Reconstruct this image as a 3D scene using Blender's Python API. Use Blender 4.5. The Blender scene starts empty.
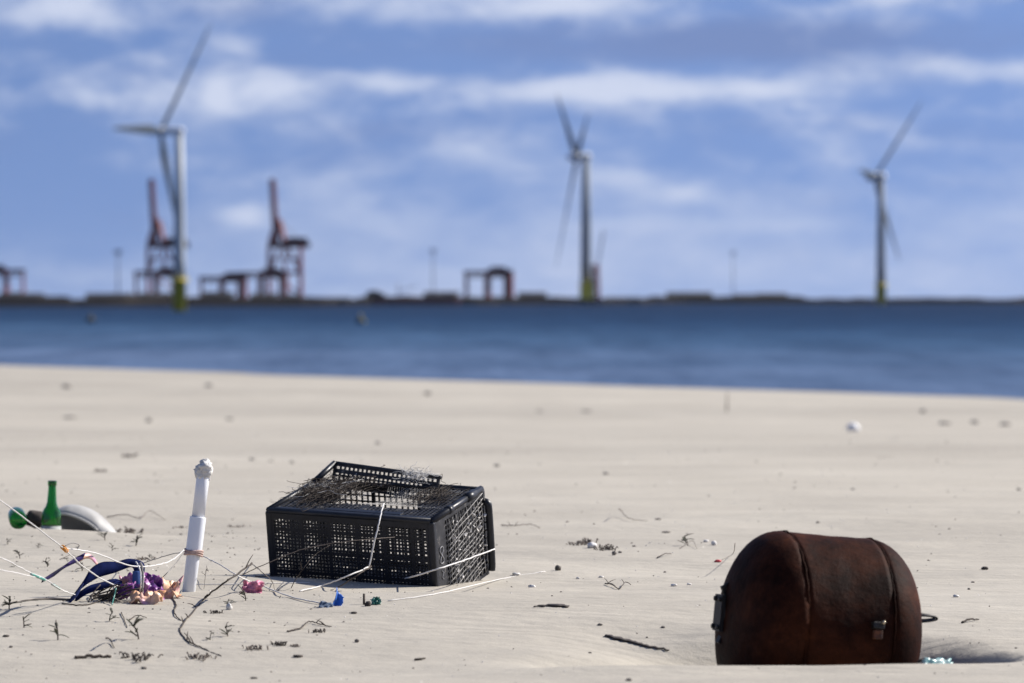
import bpy, bmesh, math, random
import numpy as np
from mathutils import Vector, Matrix, Euler, noise as mnoise

S = bpy.context.scene
C = S.collection
R = math.radians
F = 3840.0                       # focal length in pixels: 135 mm on a 36 mm sensor, 1024 px wide
HZ = 299.0                       # image row of the horizon
CAMZ = 1.0
PITCH = -(341.5 - HZ) / F
SEA = -3.0
HAZE = 0.000012

# ------------------------------------------------------------------ tags
def tag(o, label=None, cat=None, group=None, kind=None):
    if label: o['label'] = label
    if cat: o['category'] = cat
    if group: o['group'] = group
    if kind: o['kind'] = kind
    return o

def empty(name, loc=(0, 0, 0), rot=(0, 0, 0)):
    o = bpy.data.objects.new(name, None)
    o.empty_display_size = .1
    o.location = loc
    o.rotation_euler = rot
    C.objects.link(o)
    return o

def copy_tree(o, parent=None):
    c = o.copy()
    C.objects.link(c)
    if parent: c.parent = parent
    for ch in list(o.children):
        copy_tree(ch, c)
    return c

# ------------------------------------------------------------------ mesh builder
class MB:
    def __init__(s):
        s.v = []; s.f = []; s.sm = []
    def add(s, verts, faces, smooth=False):
        n = len(s.v)
        s.v += [tuple(v) for v in verts]
        s.f += [tuple(i + n for i in f) for f in faces]
        s.sm += [smooth] * len(faces)
    def box(s, c, size, rot=None, taper=1.0):
        hx, hy, hz = size[0] / 2, size[1] / 2, size[2] / 2
        vs = []
        for z in (-1, 1):
            t = taper if z > 0 else 1.0
            for x, y in ((-1, -1), (1, -1), (1, 1), (-1, 1)):
                p = Vector((x * hx * t, y * hy * t, z * hz))
                if rot: p = rot @ p
                vs.append(p + Vector(c))
        s.add(vs, [(3, 2, 1, 0), (4, 5, 6, 7), (0, 1, 5, 4), (1, 2, 6, 5), (2, 3, 7, 6), (3, 0, 4, 7)])
    def tube(s, pts, rad, n=6, caps=True, smooth=True):
        pts = [Vector(p) for p in pts]
        m = len(pts)
        if not hasattr(rad, '__len__'): rad = [rad] * m
        vs = []
        up = None
        for i, p in enumerate(pts):
            t = (pts[min(i + 1, m - 1)] - pts[max(i - 1, 0)])
            if t.length < 1e-9: t = Vector((0, 0, 1))
            t.normalize()
            if up is None:
                a = Vector((0, 0, 1)) if abs(t.z) < .9 else Vector((1, 0, 0))
                up = (a - t * a.dot(t)).normalized()
            else:
                up = up - t * up.dot(t)
                if up.length < 1e-6: up = t.orthogonal()
                up.normalize()
            b = t.cross(up)
            for k in range(n):
                an = 2 * math.pi * k / n
                vs.append(p + (up * math.cos(an) + b * math.sin(an)) * rad[i])
        fs = []
        for i in range(m - 1):
            for k in range(n):
                k2 = (k + 1) % n
                fs.append((i * n + k, i * n + k2, (i + 1) * n + k2, (i + 1) * n + k))
        if caps:
            fs.append(tuple(reversed(range(n))))
            fs.append(tuple(range((m - 1) * n, m * n)))
        s.add(vs, fs, smooth)
    def bar(s, a, b, w, n=4):
        s.tube([a, b], w, n, True, n > 5)
    def lathe(s, prof, n=24, axis=None, origin=(0, 0, 0), smooth=True):
        """prof: (radius, height) list; axis is a 3x3 that turns local z"""
        vs = []; m = len(prof)
        for r, z in prof:
            for k in range(n):
                an = 2 * math.pi * k / n
                p = Vector((r * math.cos(an), r * math.sin(an), z))
                if axis: p = axis @ p
                vs.append(p + Vector(origin))
        fs = []
        for i in range(m - 1):
            for k in range(n):
                k2 = (k + 1) % n
                fs.append((i * n + k, i * n + k2, (i + 1) * n + k2, (i + 1) * n + k))
        if prof[0][0] > 1e-4: fs.append(tuple(reversed(range(n))))
        if prof[-1][0] > 1e-4: fs.append(tuple(range((m - 1) * n, m * n)))
        s.add(vs, fs, smooth)
    def ribbon(s, pts, sides, th):
        """flat strip with thickness; sides = half-width vector for each point"""
        pts = [Vector(p) for p in pts]
        m = len(pts); vs = []
        for i, p in enumerate(pts):
            t = (pts[min(i + 1, m - 1)] - pts[max(i - 1, 0)]).normalized()
            w = Vector(sides[i]); nn = t.cross(w).normalized() * th / 2
            vs += [p - w - nn, p + w - nn, p + w + nn, p - w + nn]
        fs = []
        for i in range(m - 1):
            for k in range(4):
                k2 = (k + 1) % 4
                fs.append((i * 4 + k, i * 4 + k2, i * 4 + 4 + k2, i * 4 + 4 + k))
        fs.append((3, 2, 1, 0)); fs.append(tuple((m - 1) * 4 + k for k in range(4)))
        s.add(vs, fs, True)
    def leaf(s, base, d, nrm, L, W, droop=.2):
        d = Vector(d).normalized(); nrm = Vector(nrm)
        side = d.cross(nrm)
        if side.length < 1e-5: side = d.orthogonal()
        side.normalize(); up = side.cross(d)
        B = Vector(base); vs = []
        for q, w in ((0, .18), (.35, .9), (.65, 1), (.9, .5), (1, .05)):
            c = B + d * L * q - up * (droop * L * q * q)
            vs += [c - side * W * w + up * W * .35 * w, c, c + side * W * w + up * W * .35 * w]
        fs = []
        for i in range(4):
            for k in range(2):
                fs.append((i * 3 + k, i * 3 + k + 1, i * 3 + 4 + k, i * 3 + 3 + k))
        s.add(vs, fs, True)
    def build(s, name, mat, parent=None, bevel=0, solid=0, sub=0):
        me = bpy.data.meshes.new(name)
        me.from_pydata(s.v, [], s.f)
        me.polygons.foreach_set('use_smooth', s.sm)
        me.update()
        bm = bmesh.new(); bm.from_mesh(me)
        bmesh.ops.recalc_face_normals(bm, faces=bm.faces)
        bm.to_mesh(me); bm.free()
        me.materials.append(mat)
        o = bpy.data.objects.new(name, me)
        C.objects.link(o)
        if parent: o.parent = parent
        if solid:
            md = o.modifiers.new('thickness', 'SOLIDIFY'); md.thickness = solid; md.offset = 0
        if sub:
            md = o.modifiers.new('smooth', 'SUBSURF'); md.levels = sub; md.render_levels = sub
        if bevel:
            md = o.modifiers.new('edge', 'BEVEL'); md.width = bevel; md.segments = 2; md.limit_method = 'ANGLE'
        return o

def wind(pts, n=6):
    """Catmull-Rom through the points"""
    P = [Vector(p) for p in pts]
    if len(P) < 3: return P
    P = [P[0] * 2 - P[1]] + P + [P[-1] * 2 - P[-2]]
    out = []
    for i in range(1, len(P) - 2):
        for k in range(n):
            t = k / n
            a, b, c, d = P[i - 1], P[i], P[i + 1], P[i + 2]
            out.append(.5 * ((2 * b) + (c - a) * t + (2 * a - 5 * b + 4 * c - d) * t * t + (3 * b - a - 3 * c + d) * t ** 3))
    out.append(P[-2])
    return out

# ------------------------------------------------------------------ terrain
rng = np.random.RandomState(4)
SIN = []
for lam, amp, k in ((.5, .0022, 7), (1.1, .005, 6), (2.6, .009, 6), (6, .016, 5)):
    for _ in range(k):
        an = rng.uniform(-.9, .9) + math.pi / 2
        l = lam * rng.uniform(.75, 1.35)
        SIN.append((math.cos(an) * 2 * math.pi / l, math.sin(an) * 2 * math.pi / l, rng.uniform(0, 6.28), amp / math.sqrt(k)))
FAR = []
for lam, amp, k in ((11, .012, 4), (24, .035, 4), (45, .11, 3)):
    for _ in range(k):
        an = rng.uniform(-.35, .35) + math.pi / 2 - .35
        l = lam * rng.uniform(.75, 1.3)
        FAR.append((math.cos(an) * 2 * math.pi / l, math.sin(an) * 2 * math.pi / l, rng.uniform(0, 6.28), amp / math.sqrt(k)))

def sstep(a, b, x):
    t = np.clip((x - a) / (b - a), 0, 1)
    return t * t * (3 - 2 * t)

def height(x, y):
    x = np.asarray(x, float); y = np.asarray(y, float)
    t = y + 1.5 * np.clip(x, -400, 400) * sstep(25, 120, y)
    z = np.where(t < 16, 0, -(t - 16) * .01775)
    z = np.where(t > 185, -3.0 - (t - 185) * .03, z)
    z = np.maximum(z, -9.0)
    # small dunes
    near = np.exp(-((y - 12) / 14.0) ** 2) * .75 + .25
    n = 0
    for kx, ky, ph, a in SIN:
        n = n + a * np.sin(kx * x + ky * y + ph)
    z = z + n * near * (1 - sstep(60, 120, y))
    n = 0
    for kx, ky, ph, a in FAR:
        n = n + a * np.sin(kx * x + ky * y + ph)
    z = z + n * sstep(22, 60, y) * (1 - .75 * sstep(150, 185, t))
    # hollow scoured round the tank, its second lobe to the right
    q = np.sqrt(((x - .88) / np.where(x > .88, .55, .62)) ** 2 + ((y - 11.06) / np.where(y < 11.06, .47, .62)) ** 2)
    z = z - .10 * (1 - sstep(.42, 1.0, q))
    q = np.sqrt(((x - 1.12) / .24) ** 2 + ((y - 11.0) / .36) ** 2)
    z = z - .11 * (1 - sstep(.1, 1.0, q))
    q = np.sqrt(((x - 1.27) / np.where(x > 1.27, .20, .14)) ** 2 + ((y - 10.86) / np.where(y < 10.86, .24, .26)) ** 2)
    z = z - .135 * (1 - sstep(.05, 1.0, q))
    z = z + .012 * np.exp(-((x - .95) / .7) ** 2 - ((y - 10.42) / .16) ** 2)
    # long shallow slope left of the tank
    z = z - .055 * np.exp(-((x - .44) / .24) ** 2 - ((y - 11.30) / .40) ** 2)
    z = z - .080 * np.exp(-((x - .33) / .22) ** 2 - ((y - 10.86) / .20) ** 2) + .012 * np.exp(-((x - .25) / .3) ** 2 - ((y - 10.4) / .15) ** 2)
    # drift banked against the crate's left front corner
    z = z + .034 * np.exp(-((x + .98) / .33) ** 2 - ((y - 13.42) / .22) ** 2)
    z = z + .012 * np.exp(-((x + .3) / .5) ** 2 - ((y - 12.75) / .3) ** 2)
    # crest in front of the bottles and a dip behind it
    z = z + .042 * np.exp(-((x + 2.0) / .55) ** 2 - ((y - 16.1) / .32) ** 2)
    z = z - .045 * np.exp(-((x + 2.05) / .6) ** 2 - ((y - 16.75) / .3) ** 2)
    return z

def hz(x, y): return float(height(x, y))

cp, sp_ = math.cos(PITCH), math.sin(PITCH)
def ray(px, py):
    u = (px - 512) / F; v = (341.5 - py) / F
    return Vector((u, cp - v * sp_, sp_ + v * cp))
def at(px, py, d):
    """point on the ray of a pixel at distance d (along +y)"""
    r = ray(px, py); r = r * (d / r.y)
    return Vector((r.x, r.y, r.z + CAMZ))
_YS = np.concatenate([np.arange(8.5, 30, .02), np.arange(30, 260, .2)])
def G(px, py, lift=0.0):
    """first point of the sand under a pixel"""
    r = ray(px, py); r = r / r.y
    xs = r.x * _YS; zs = CAMZ + r.z * _YS
    h = height(xs, _YS)
    i = np.argmax(zs <= h)
    if i == 0: i = len(_YS) - 1
    y = _YS[i]
    return Vector((xs[i], y, h[i] + lift))
def px(p_, d): return p_ * d / F      # p_ pixels at distance d, in metres

# ------------------------------------------------------------------ materials
def mat(name, col, rough=.6, spec=.5, metal=0, **kw):
    m = bpy.data.materials.new(name); m.use_nodes = True
    b = m.node_tree.nodes['Principled BSDF']
    b.inputs['Base Color'].default_value = (*col, 1)
    b.inputs['Roughness'].default_value = rough
    b.inputs['Specular IOR Level'].default_value = spec
    b.inputs['Metallic'].default_value = metal
    for k, v in kw.items():
        b.inputs[k.replace('_', ' ')].default_value = v
    return m

def nd(m, t, **kw):
    n = m.node_tree.nodes.new(t)
    for k, v in kw.items(): setattr(n, k, v)
    return n
def lk(m, a, b): m.node_tree.links.new(a, b)

def noise_mat(name, cols, scale, rough=.6, bump=0, bscale=None, spec=.5, detail=5, metal=0, stretch=(1, 1, 1), pos=None, dist=.02):
    m = mat(name, cols[0], rough, spec, metal)
    b = m.node_tree.nodes['Principled BSDF']
    tc = nd(m, 'ShaderNodeTexCoord'); mp = nd(m, 'ShaderNodeMapping')
    mp.inputs['Scale'].default_value = stretch
    lk(m, tc.outputs['Object'], mp.inputs['Vector'])
    n = nd(m, 'ShaderNodeTexNoise'); n.inputs['Scale'].default_value = scale; n.inputs['Detail'].default_value = detail
    n.inputs['Roughness'].default_value = .62
    lk(m, mp.outputs['Vector'], n.inputs['Vector'])
    r = nd(m, 'ShaderNodeValToRGB'); e = r.color_ramp.elements
    k = len(cols)
    ps = pos or [.3 + .4 * i / (k - 1) for i in range(k)]
    e[0].position = ps[0]; e[0].color = (*cols[0], 1)
    e[1].position = ps[-1]; e[1].color = (*cols[-1], 1)
    for i in range(1, k - 1):
        x = e.new(ps[i]); x.color = (*cols[i], 1)
    lk(m, n.outputs['Fac'], r.inputs['Fac']); lk(m, r.outputs['Color'], b.inputs['Base Color'])
    if bump:
        n2 = nd(m, 'ShaderNodeTexNoise'); n2.inputs['Scale'].default_value = bscale or scale * 3; n2.inputs['Detail'].default_value = 4
        lk(m, mp.outputs['Vector'], n2.inputs['Vector'])
        bp = nd(m, 'ShaderNodeBump'); bp.inputs['Strength'].default_value = bump; bp.inputs['Distance'].default_value = dist
        lk(m, n2.outputs['Fac'], bp.inputs['Height']); lk(m, bp.outputs['Normal'], b.inputs['Normal'])
    return m

def sand_material():
    m = mat('sand', (.42, .38, .33), .95, .15)
    b = m.node_tree.nodes['Principled BSDF']
    tc = nd(m, 'ShaderNodeTexCoord')
    def nz(scale, detail=4, stretch=None, rough=.6):
        n = nd(m, 'ShaderNodeTexNoise'); n.inputs['Scale'].default_value = scale; n.inputs['Detail'].default_value = detail
        n.inputs['Roughness'].default_value = rough
        if stretch:
            mp = nd(m, 'ShaderNodeMapping'); mp.inputs['Scale'].default_value = stretch
            lk(m, tc.outputs['Object'], mp.inputs['Vector']); lk(m, mp.outputs['Vector'], n.inputs['Vector'])
        else:
            lk(m, tc.outputs['Object'], n.inputs['Vector'])
        return n
    def ramp(src, a, ca, b_, cb):
        r = nd(m, 'ShaderNodeValToRGB'); e = r.color_ramp.elements
        e[0].position = a; e[0].color = (*ca, 1); e[1].position = b_; e[1].color = (*cb, 1)
        lk(m, src.outputs['Fac'], r.inputs['Fac']); return r
    def mul(a, c, f):
        x = nd(m, 'ShaderNodeMix', data_type='RGBA', blend_type='MULTIPLY'); x.inputs[0].default_value = f
        lk(m, a, x.inputs[6]); lk(m, c, x.inputs[7]); return x.outputs[2]
    big = ramp(nz(.45, 5), .3, (.405, .372, .318), .7, (.475, .440, .378))
    mid = ramp(nz(3.2, 6, (.45, 1, 1)), .3, (.90, .90, .90), .72, (1.05, 1.045, 1.035))
    grain = ramp(nz(260, 3, rough=.8), .30, (.72, .71, .70), .62, (1.1, 1.1, 1.1))
    speck = ramp(nz(85, 2, rough=.5), .20, (.42, .38, .34), .27, (1, 1, 1))
    wh = ramp(nz(110, 1, rough=.5), .755, (1, 1, 1), .79, (1.5, 1.5, 1.5))
    band = ramp(nz(.055, 4, (.5, 1.2, 1)), .34, (.86, .86, .86), .62, (1.07, 1.07, 1.06))
    c = mul(big.outputs['Color'], mid.outputs['Color'], 1)
    c = mul(c, band.outputs['Color'], 1)
    c = mul(c, grain.outputs['Color'], .8)
    c = mul(c, speck.outputs['Color'], .8)
    c = mul(c, wh.outputs['Color'], .8)
    sz = nd(m, 'ShaderNodeSeparateXYZ'); lk(m, tc.outputs['Object'], sz.inputs[0])
    nw = nz(.25, 4, (.5, 1, 1)); za = nd(m, 'ShaderNodeMath', operation='MULTIPLY_ADD'); za.inputs[1].default_value = .25
    lk(m, nw.outputs['Fac'], za.inputs[0]); lk(m, sz.outputs['Z'], za.inputs[2])
    wr = nd(m, 'ShaderNodeMapRange'); wr.inputs['From Min'].default_value = -2.86; wr.inputs['From Max'].default_value = -2.74
    wr.inputs['To Min'].default_value = .62; wr.inputs['To Max'].default_value = 1; lk(m, za.outputs[0], wr.inputs['Value'])
    wc = nd(m, 'ShaderNodeCombineColor'); [lk(m, wr.outputs[0], wc.inputs[q]) for q in range(3)]
    c = mul(c, wc.outputs[0], 1)
    lk(m, c, b.inputs['Base Color'])
    # wind ripples and grain as relief
    wv = nd(m, 'ShaderNodeTexWave', bands_direction='Y'); wv.inputs['Scale'].default_value = 3.4
    wv.inputs['Distortion'].default_value = 5.5; wv.inputs['Detail'].default_value = 3; wv.inputs['Detail Scale'].default_value = 1.1
    mp = nd(m, 'ShaderNodeMapping'); mp.inputs['Rotation'].default_value = (0, 0, R(14)); mp.inputs['Scale'].default_value = (.7, 1, 1)
    lk(m, tc.outputs['Object'], mp.inputs['Vector']); lk(m, mp.outputs['Vector'], wv.inputs['Vector'])
    msk = ramp(nz(.8, 3), .38, (0, 0, 0), .62, (1, 1, 1))
    mm = nd(m, 'ShaderNodeMath', operation='MULTIPLY'); lk(m, wv.outputs['Fac'], mm.inputs[0]); lk(m, msk.outputs['Color'], mm.inputs[1])
    b1 = nd(m, 'ShaderNodeBump'); b1.inputs['Strength'].default_value = .34; b1.inputs['Distance'].default_value = .006
    lk(m, mm.outputs[0], b1.inputs['Height'])
    b2 = nd(m, 'ShaderNodeBump'); b2.inputs['Strength'].default_value = .6; b2.inputs['Distance'].default_value = .012
    b0 = nd(m, 'ShaderNodeBump'); b0.inputs['Strength'].default_value = .6; b0.inputs['Distance'].default_value = .035
    lk(m, nz(3.5, 4, (.6, 1, 1)).outputs['Fac'], b0.inputs['Height']); lk(m, b1.outputs['Normal'], b0.inputs['Normal'])
    lk(m, nz(16, 6, (.6, 1, 1)).outputs['Fac'], b2.inputs['Height']); lk(m, b0.outputs['Normal'], b2.inputs['Normal'])
    b3 = nd(m, 'ShaderNodeBump'); b3.inputs['Strength'].default_value = .35; b3.inputs['Distance'].default_value = .004
    lk(m, nz(190, 3).outputs['Fac'], b3.inputs['Height']); lk(m, b2.outputs['Normal'], b3.inputs['Normal'])
    lk(m, b3.outputs['Normal'], b.inputs['Normal'])
    return m

def water_material():
    m = mat('sea_water', (.03, .07, .13), .5, .045)
    b = m.node_tree.nodes['Principled BSDF']
    b.inputs['IOR'].default_value = 1.33
    tc = nd(m, 'ShaderNodeTexCoord')
    sx = nd(m, 'ShaderNodeSeparateXYZ'); lk(m, tc.outputs['Object'], sx.inputs[0])
    # shoals near the beach are paler; this colour also carries the reflectance gradient (t = y + 1.5 x)
    ma = nd(m, 'ShaderNodeMath', operation='MULTIPLY_ADD'); ma.inputs[1].default_value = 1.5
    lk(m, sx.outputs['X'], ma.inputs[0]); lk(m, sx.outputs['Y'], ma.inputs[2])
    nb = nd(m, 'ShaderNodeTexNoise'); nb.inputs['Scale'].default_value = .02; nb.inputs['Detail'].default_value = 3
    mpn = nd(m, 'ShaderNodeMapping'); mpn.inputs['Scale'].default_value = (.5, 1, 1)
    lk(m, tc.outputs['Object'], mpn.inputs['Vector']); lk(m, mpn.outputs['Vector'], nb.inputs['Vector'])
    mb = nd(m, 'ShaderNodeMath', operation='MULTIPLY_ADD'); mb.inputs[1].default_value = 240; lk(m, nb.outputs['Fac'], mb.inputs[0]); lk(m, ma.outputs[0], mb.inputs[2])
    mr = nd(m, 'ShaderNodeMapRange'); mr.inputs['From Min'].default_value = .95; mr.inputs['From Max'].default_value = .16
    dv = nd(m, 'ShaderNodeMath', operation='DIVIDE'); dv.inputs[0].default_value = 300; lk(m, mb.outputs[0], dv.inputs[1])
    lk(m, dv.outputs[0], mr.inputs['Value'])
    r = nd(m, 'ShaderNodeValToRGB'); e = r.color_ramp.elements
    e[0].position = 0; e[0].color = (.088, .132, .220, 1); e[1].position = 1; e[1].color = (.004, .018, .050, 1)
    x = e.new(.48); x.color = (.038, .080, .150, 1); x = e.new(.72); x.color = (.011, .036, .085, 1)
    lk(m, mr.outputs[0], r.inputs['Fac'])
    wn = nd(m, 'ShaderNodeTexNoise'); wn.inputs['Scale'].default_value = .016; wn.inputs['Detail'].default_value = 11; wn.inputs['Roughness'].default_value = .82
    wm = nd(m, 'ShaderNodeMapping'); wm.inputs['Scale'].default_value = (6.5, .6, 1); wm.inputs['Rotation'].default_value = (0, 0, R(8))
    lk(m, tc.outputs['Object'], wm.inputs['Vector']); lk(m, wm.outputs['Vector'], wn.inputs['Vector'])
    wr = nd(m, 'ShaderNodeValToRGB'); e = wr.color_ramp.elements
    e[0].position = .33; e[0].color = (.42, .48, .55, 1); e[1].position = .68; e[1].color = (1.5, 1.45, 1.4, 1)
    lk(m, wn.outputs['Fac'], wr.inputs['Fac'])
    wx = nd(m, 'ShaderNodeMix', data_type='RGBA', blend_type='MULTIPLY'); wx.inputs[0].default_value = 1
    lk(m, r.outputs['Color'], wx.inputs[6]); lk(m, wr.outputs['Color'], wx.inputs[7]); lk(m, wx.outputs[2], b.inputs['Base Color'])
    prev = None
    for sc, st, ds in ((.35, .8, .25), (1.6, .8, .12), (.06, .7, .6)):
        n = nd(m, 'ShaderNodeTexNoise'); n.inputs['Scale'].default_value = sc; n.inputs['Detail'].default_value = 4
        mp = nd(m, 'ShaderNodeMapping'); mp.inputs['Scale'].default_value = (.55, 1, 1); mp.inputs['Rotation'].default_value = (0, 0, R(12))
        lk(m, tc.outputs['Object'], mp.inputs['Vector']); lk(m, mp.outputs['Vector'], n.inputs['Vector'])
        bp = nd(m, 'ShaderNodeBump'); bp.inputs['Strength'].default_value = st; bp.inputs['Distance'].default_value = ds
        lk(m, n.outputs['Fac'], bp.inputs['Height'])
        if prev: lk(m, prev.outputs['Normal'], bp.inputs['Normal'])
        prev = bp
    lk(m, prev.outputs['Normal'], b.inputs['Normal'])
    return m

M = {}
M['sand'] = sand_material()
M['water'] = water_material()
M['land'] = noise_mat('shore_rock', [(.010, .010, .013), (.018, .017, .018), (.06, .05, .04)], .012, 1.0, pos=[.35, .58, .70], spec=0)
M['turbine'] = mat('tower_paint_shaded', (.22, .25, .28), .6, .2)  # same tower paint, darkened to stand for cloud shade on the two farther towers
M['turbinelit'] = mat('tower_paint_lit', (.46, .49, .50), .5, .3)
M['hubwhite'] = mat('white_gelcoat', (.75, .76, .76), .4, .4)
M['blade'] = mat('blade_gelcoat', (.055, .07, .09), .6, .1)
M['yellow'] = noise_mat('yellow_paint', [(.72, .54, .02), (.82, .64, .04)], .3, .5)
M['red'] = noise_mat('crane_red', [(.17, .022, .030), (.26, .040, .048)], .2, .5)
M['darkred'] = noise_mat('crane_dark_red', [(.06, .016, .024), (.11, .028, .036)], .2, .6)
M['steel'] = mat('dark_steel', (.05, .05, .055), .6)
M['shed'] = noise_mat('shed_cladding', [(.010, .010, .014), (.022, .022, .027)], .05, .8)
M['tan'] = noise_mat('tan_cladding', [(.08, .065, .055), (.12, .10, .085)], .05, .8)
M['black'] = noise_mat('black_plastic', [(.006, .0065, .009), (.013, .015, .022)], 14, .40, .25, 60, .35, dist=.002)
M['blackm'] = noise_mat('black_plastic_sandy', [(.007, .007, .009), (.02, .02, .023), (.22, .2, .17)], 34, .5, pos=[.4, .58, .74])
M['emboss'] = mat('worn_moulding', (.30, .30, .31), .6)
M['pvc'] = noise_mat('white_pvc', [(.70, .72, .76), (.78, .79, .81)], 9, .33, .1, 40, .5, stretch=(1, 1, .3), dist=.002)
M['foam'] = noise_mat('white_foam', [(.55, .53, .49), (.76, .75, .72)], 40, .9, .7, 90, dist=.006)
M['rope'] = noise_mat('white_cord', [(.54, .52, .49), (.72, .70, .67)], 60, .7, .5, 500, dist=.001)
M['ropegrey'] = noise_mat('grey_cord', [(.16, .15, .14), (.34, .32, .30)], 40, .8, .4, 400, dist=.001)
M['netgrey'] = noise_mat('sun_bleached_net', [(.10, .095, .09), (.5, .48, .45)], 30, .8)
M['pinkrope'] = noise_mat('pink_rope', [(.36, .22, .18), (.55, .40, .34)], 60, .8, .6, 300, dist=.002)
M['orange'] = mat('orange_tie', (.75, .30, .03), .5)
M['twig'] = noise_mat('dark_twig', [(.022, .016, .012), (.07, .052, .04)], 60, .9, .5, 200, dist=.002)
M['twigpale'] = noise_mat('dry_twig', [(.10, .08, .065), (.2, .165, .14)], 60, .9, .5, 200, dist=.002)
M['weed'] = noise_mat('weed_leaf', [(.018, .022, .010), (.05, .055, .025)], 60, .7)
M['kelp'] = noise_mat('dry_seaweed', [(.022, .017, .014), (.085, .066, .052)], 50, .8, .5, 120, dist=.003)
M['stone'] = noise_mat('dark_stone', [(.05, .044, .038), (.20, .175, .15)], 30, .9, .5, 80, dist=.004)
M['stonepale'] = noise_mat('pale_stone', [(.19, .17, .148), (.36, .33, .285)], 30, .9, .5, 80, dist=.004)
M['shell'] = noise_mat('shell', [(.5, .47, .43), (.78, .76, .72)], 60, .5)
M['navy'] = noise_mat('navy_fabric', [(.004, .007, .030), (.010, .018, .085)], 22, .9, .5, 500, .06, dist=.001)
M['bluefab'] = noise_mat('blue_fabric', [(.035, .065, .20), (.06, .11, .28)], 22, .8, .5, 500, .1, dist=.001)
M['foil'] = noise_mat('printed_foil', [(.05, .012, .10), (.24, .05, .28), (.50, .24, .36), (.62, .36, .20)], 13, .4, .2, 60, .5, pos=[.38, .47, .55, .62], dist=.003)
M['foilp'] = noise_mat('peach_film', [(.62, .30, .14), (.70, .45, .30), (.55, .25, .42)], 14, .4, .3, 60, pos=[.35, .5, .7], dist=.003)
M['purple'] = noise_mat('purple_film', [(.006, .006, .022), (.03, .02, .10), (.20, .10, .22)], 11, .8, spec=.1, pos=[.40, .58, .75])
M['pink'] = noise_mat('pink_rubber', [(.48, .12, .22), (.62, .24, .34)], 30, .5)
M['blueplastic'] = noise_mat('blue_plastic', [(.03, .12, .45), (.06, .2, .6)], 30, .4)
M['teal'] = noise_mat('teal_plastic', [(.015, .11, .08), (.06, .28, .22), (.45, .52, .49)], 50, .4, pos=[.35, .55, .65])
M['paleteal'] = noise_mat('pale_teal_film', [(.12, .30, .30), (.42, .55, .53), (.08, .2, .22)], 28, .3, pos=[.38, .55, .68])
M['redp'] = mat('red_plastic', (.5, .03, .04), .5)
M['hull'] = noise_mat('grey_white_plastic', [(.32, .31, .29), (.48, .47, .44)], 9, .55, .2, 60, dist=.003)
M['buoy'] = mat('buoy_dark', (.03, .035, .03), .6)
M['whitep'] = mat('white_plastic', (.8, .8, .8), .5)
M['label'] = noise_mat('paper_label', [(.28, .30, .28), (.42, .43, .41)], 30, .8)

def glass_mat():
    m = mat('green_glass', (.05, .40, .08), .05, .5)
    b = m.node_tree.nodes['Principled BSDF']
    b.inputs['Transmission Weight'].default_value = .92
    b.inputs['IOR'].default_value = 1.48
    return m
M['glass'] = glass_mat()

def rust_mat(name='rusted_steel', p=(.18, .41, .59, .88), off=(2.3, 5.1, 7.7)):
    m = mat(name, (.1, .04, .02), .6, .05)
    b = m.node_tree.nodes['Principled BSDF']
    tc = nd(m, 'ShaderNodeTexCoord')
    def nz(s, d, st=(1, 1, 1)):
        mp = nd(m, 'ShaderNodeMapping'); mp.inputs['Scale'].default_value = st; mp.inputs['Location'].default_value = off
        n = nd(m, 'ShaderNodeTexNoise'); n.inputs['Scale'].default_value = s; n.inputs['Detail'].default_value = d; n.inputs['Roughness'].default_value = .65
        lk(m, tc.outputs['Object'], mp.inputs['Vector']); lk(m, mp.outputs['Vector'], n.inputs['Vector']); return n
    r = nd(m, 'ShaderNodeValToRGB'); e = r.color_ramp.elements
    e[0].position = p[0]; e[0].color = (.006, .003, .0026, 1); e[1].position = p[3]; e[1].color = (.17, .058, .018, 1)
    for p_, c in ((p[1], (.013, .0042, .0025)), (p[2], (.040, .012, .0055))):
        x = e.new(p_); x.color = (*c, 1)
    lk(m, nz(5.5, 8).outputs['Fac'], r.inputs['Fac'])
    r2 = nd(m, 'ShaderNodeValToRGB'); e = r2.color_ramp.elements
    e[0].position = .3; e[0].color = (.6, .57, .57, 1); e[1].position = .65; e[1].color = (1.15, 1.1, 1.05, 1)
    lk(m, nz(38, 5).outputs['Fac'], r2.inputs['Fac'])
    x = nd(m, 'ShaderNodeMix', data_type='RGBA', blend_type='MULTIPLY'); x.inputs[0].default_value = .8
    lk(m, r.outputs['Color'], x.inputs[6]); lk(m, r2.outputs['Color'], x.inputs[7]); lk(m, x.outputs[2], b.inputs['Base Color'])
    rr = nd(m, 'ShaderNodeMapRange'); rr.inputs['To Min'].default_value = .50; rr.inputs['To Max'].default_value = .85
    lk(m, nz(12, 5).outputs['Fac'], rr.inputs['Value']); lk(m, rr.outputs[0], b.inputs['Roughness'])
    b1 = nd(m, 'ShaderNodeBump'); b1.inputs['Strength'].default_value = .35; b1.inputs['Distance'].default_value = .012
    lk(m, nz(9, 3).outputs['Fac'], b1.inputs['Height'])
    b2 = nd(m, 'ShaderNodeBump'); b2.inputs['Strength'].default_value = .5; b2.inputs['Distance'].default_value = .004
    lk(m, nz(70, 6).outputs['Fac'], b2.inputs['Height']); lk(m, b1.outputs['Normal'], b2.inputs['Normal'])
    lk(m, b2.outputs['Normal'], b.inputs['Normal'])
    return m
M['rust'] = rust_mat()
M['rustdark'] = noise_mat('black_iron', [(.004, .0035, .0035), (.012, .008, .007)], 30, .6, .5, 90, dist=.003)
M['rustorange'] = noise_mat('bright_rust', [(.02, .008, .005), (.16, .05, .016)], 40, .8, .5, 120, dist=.003)
M['brass'] = mat('worn_brass', (.5, .42, .3), .3, .5, .8)

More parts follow.
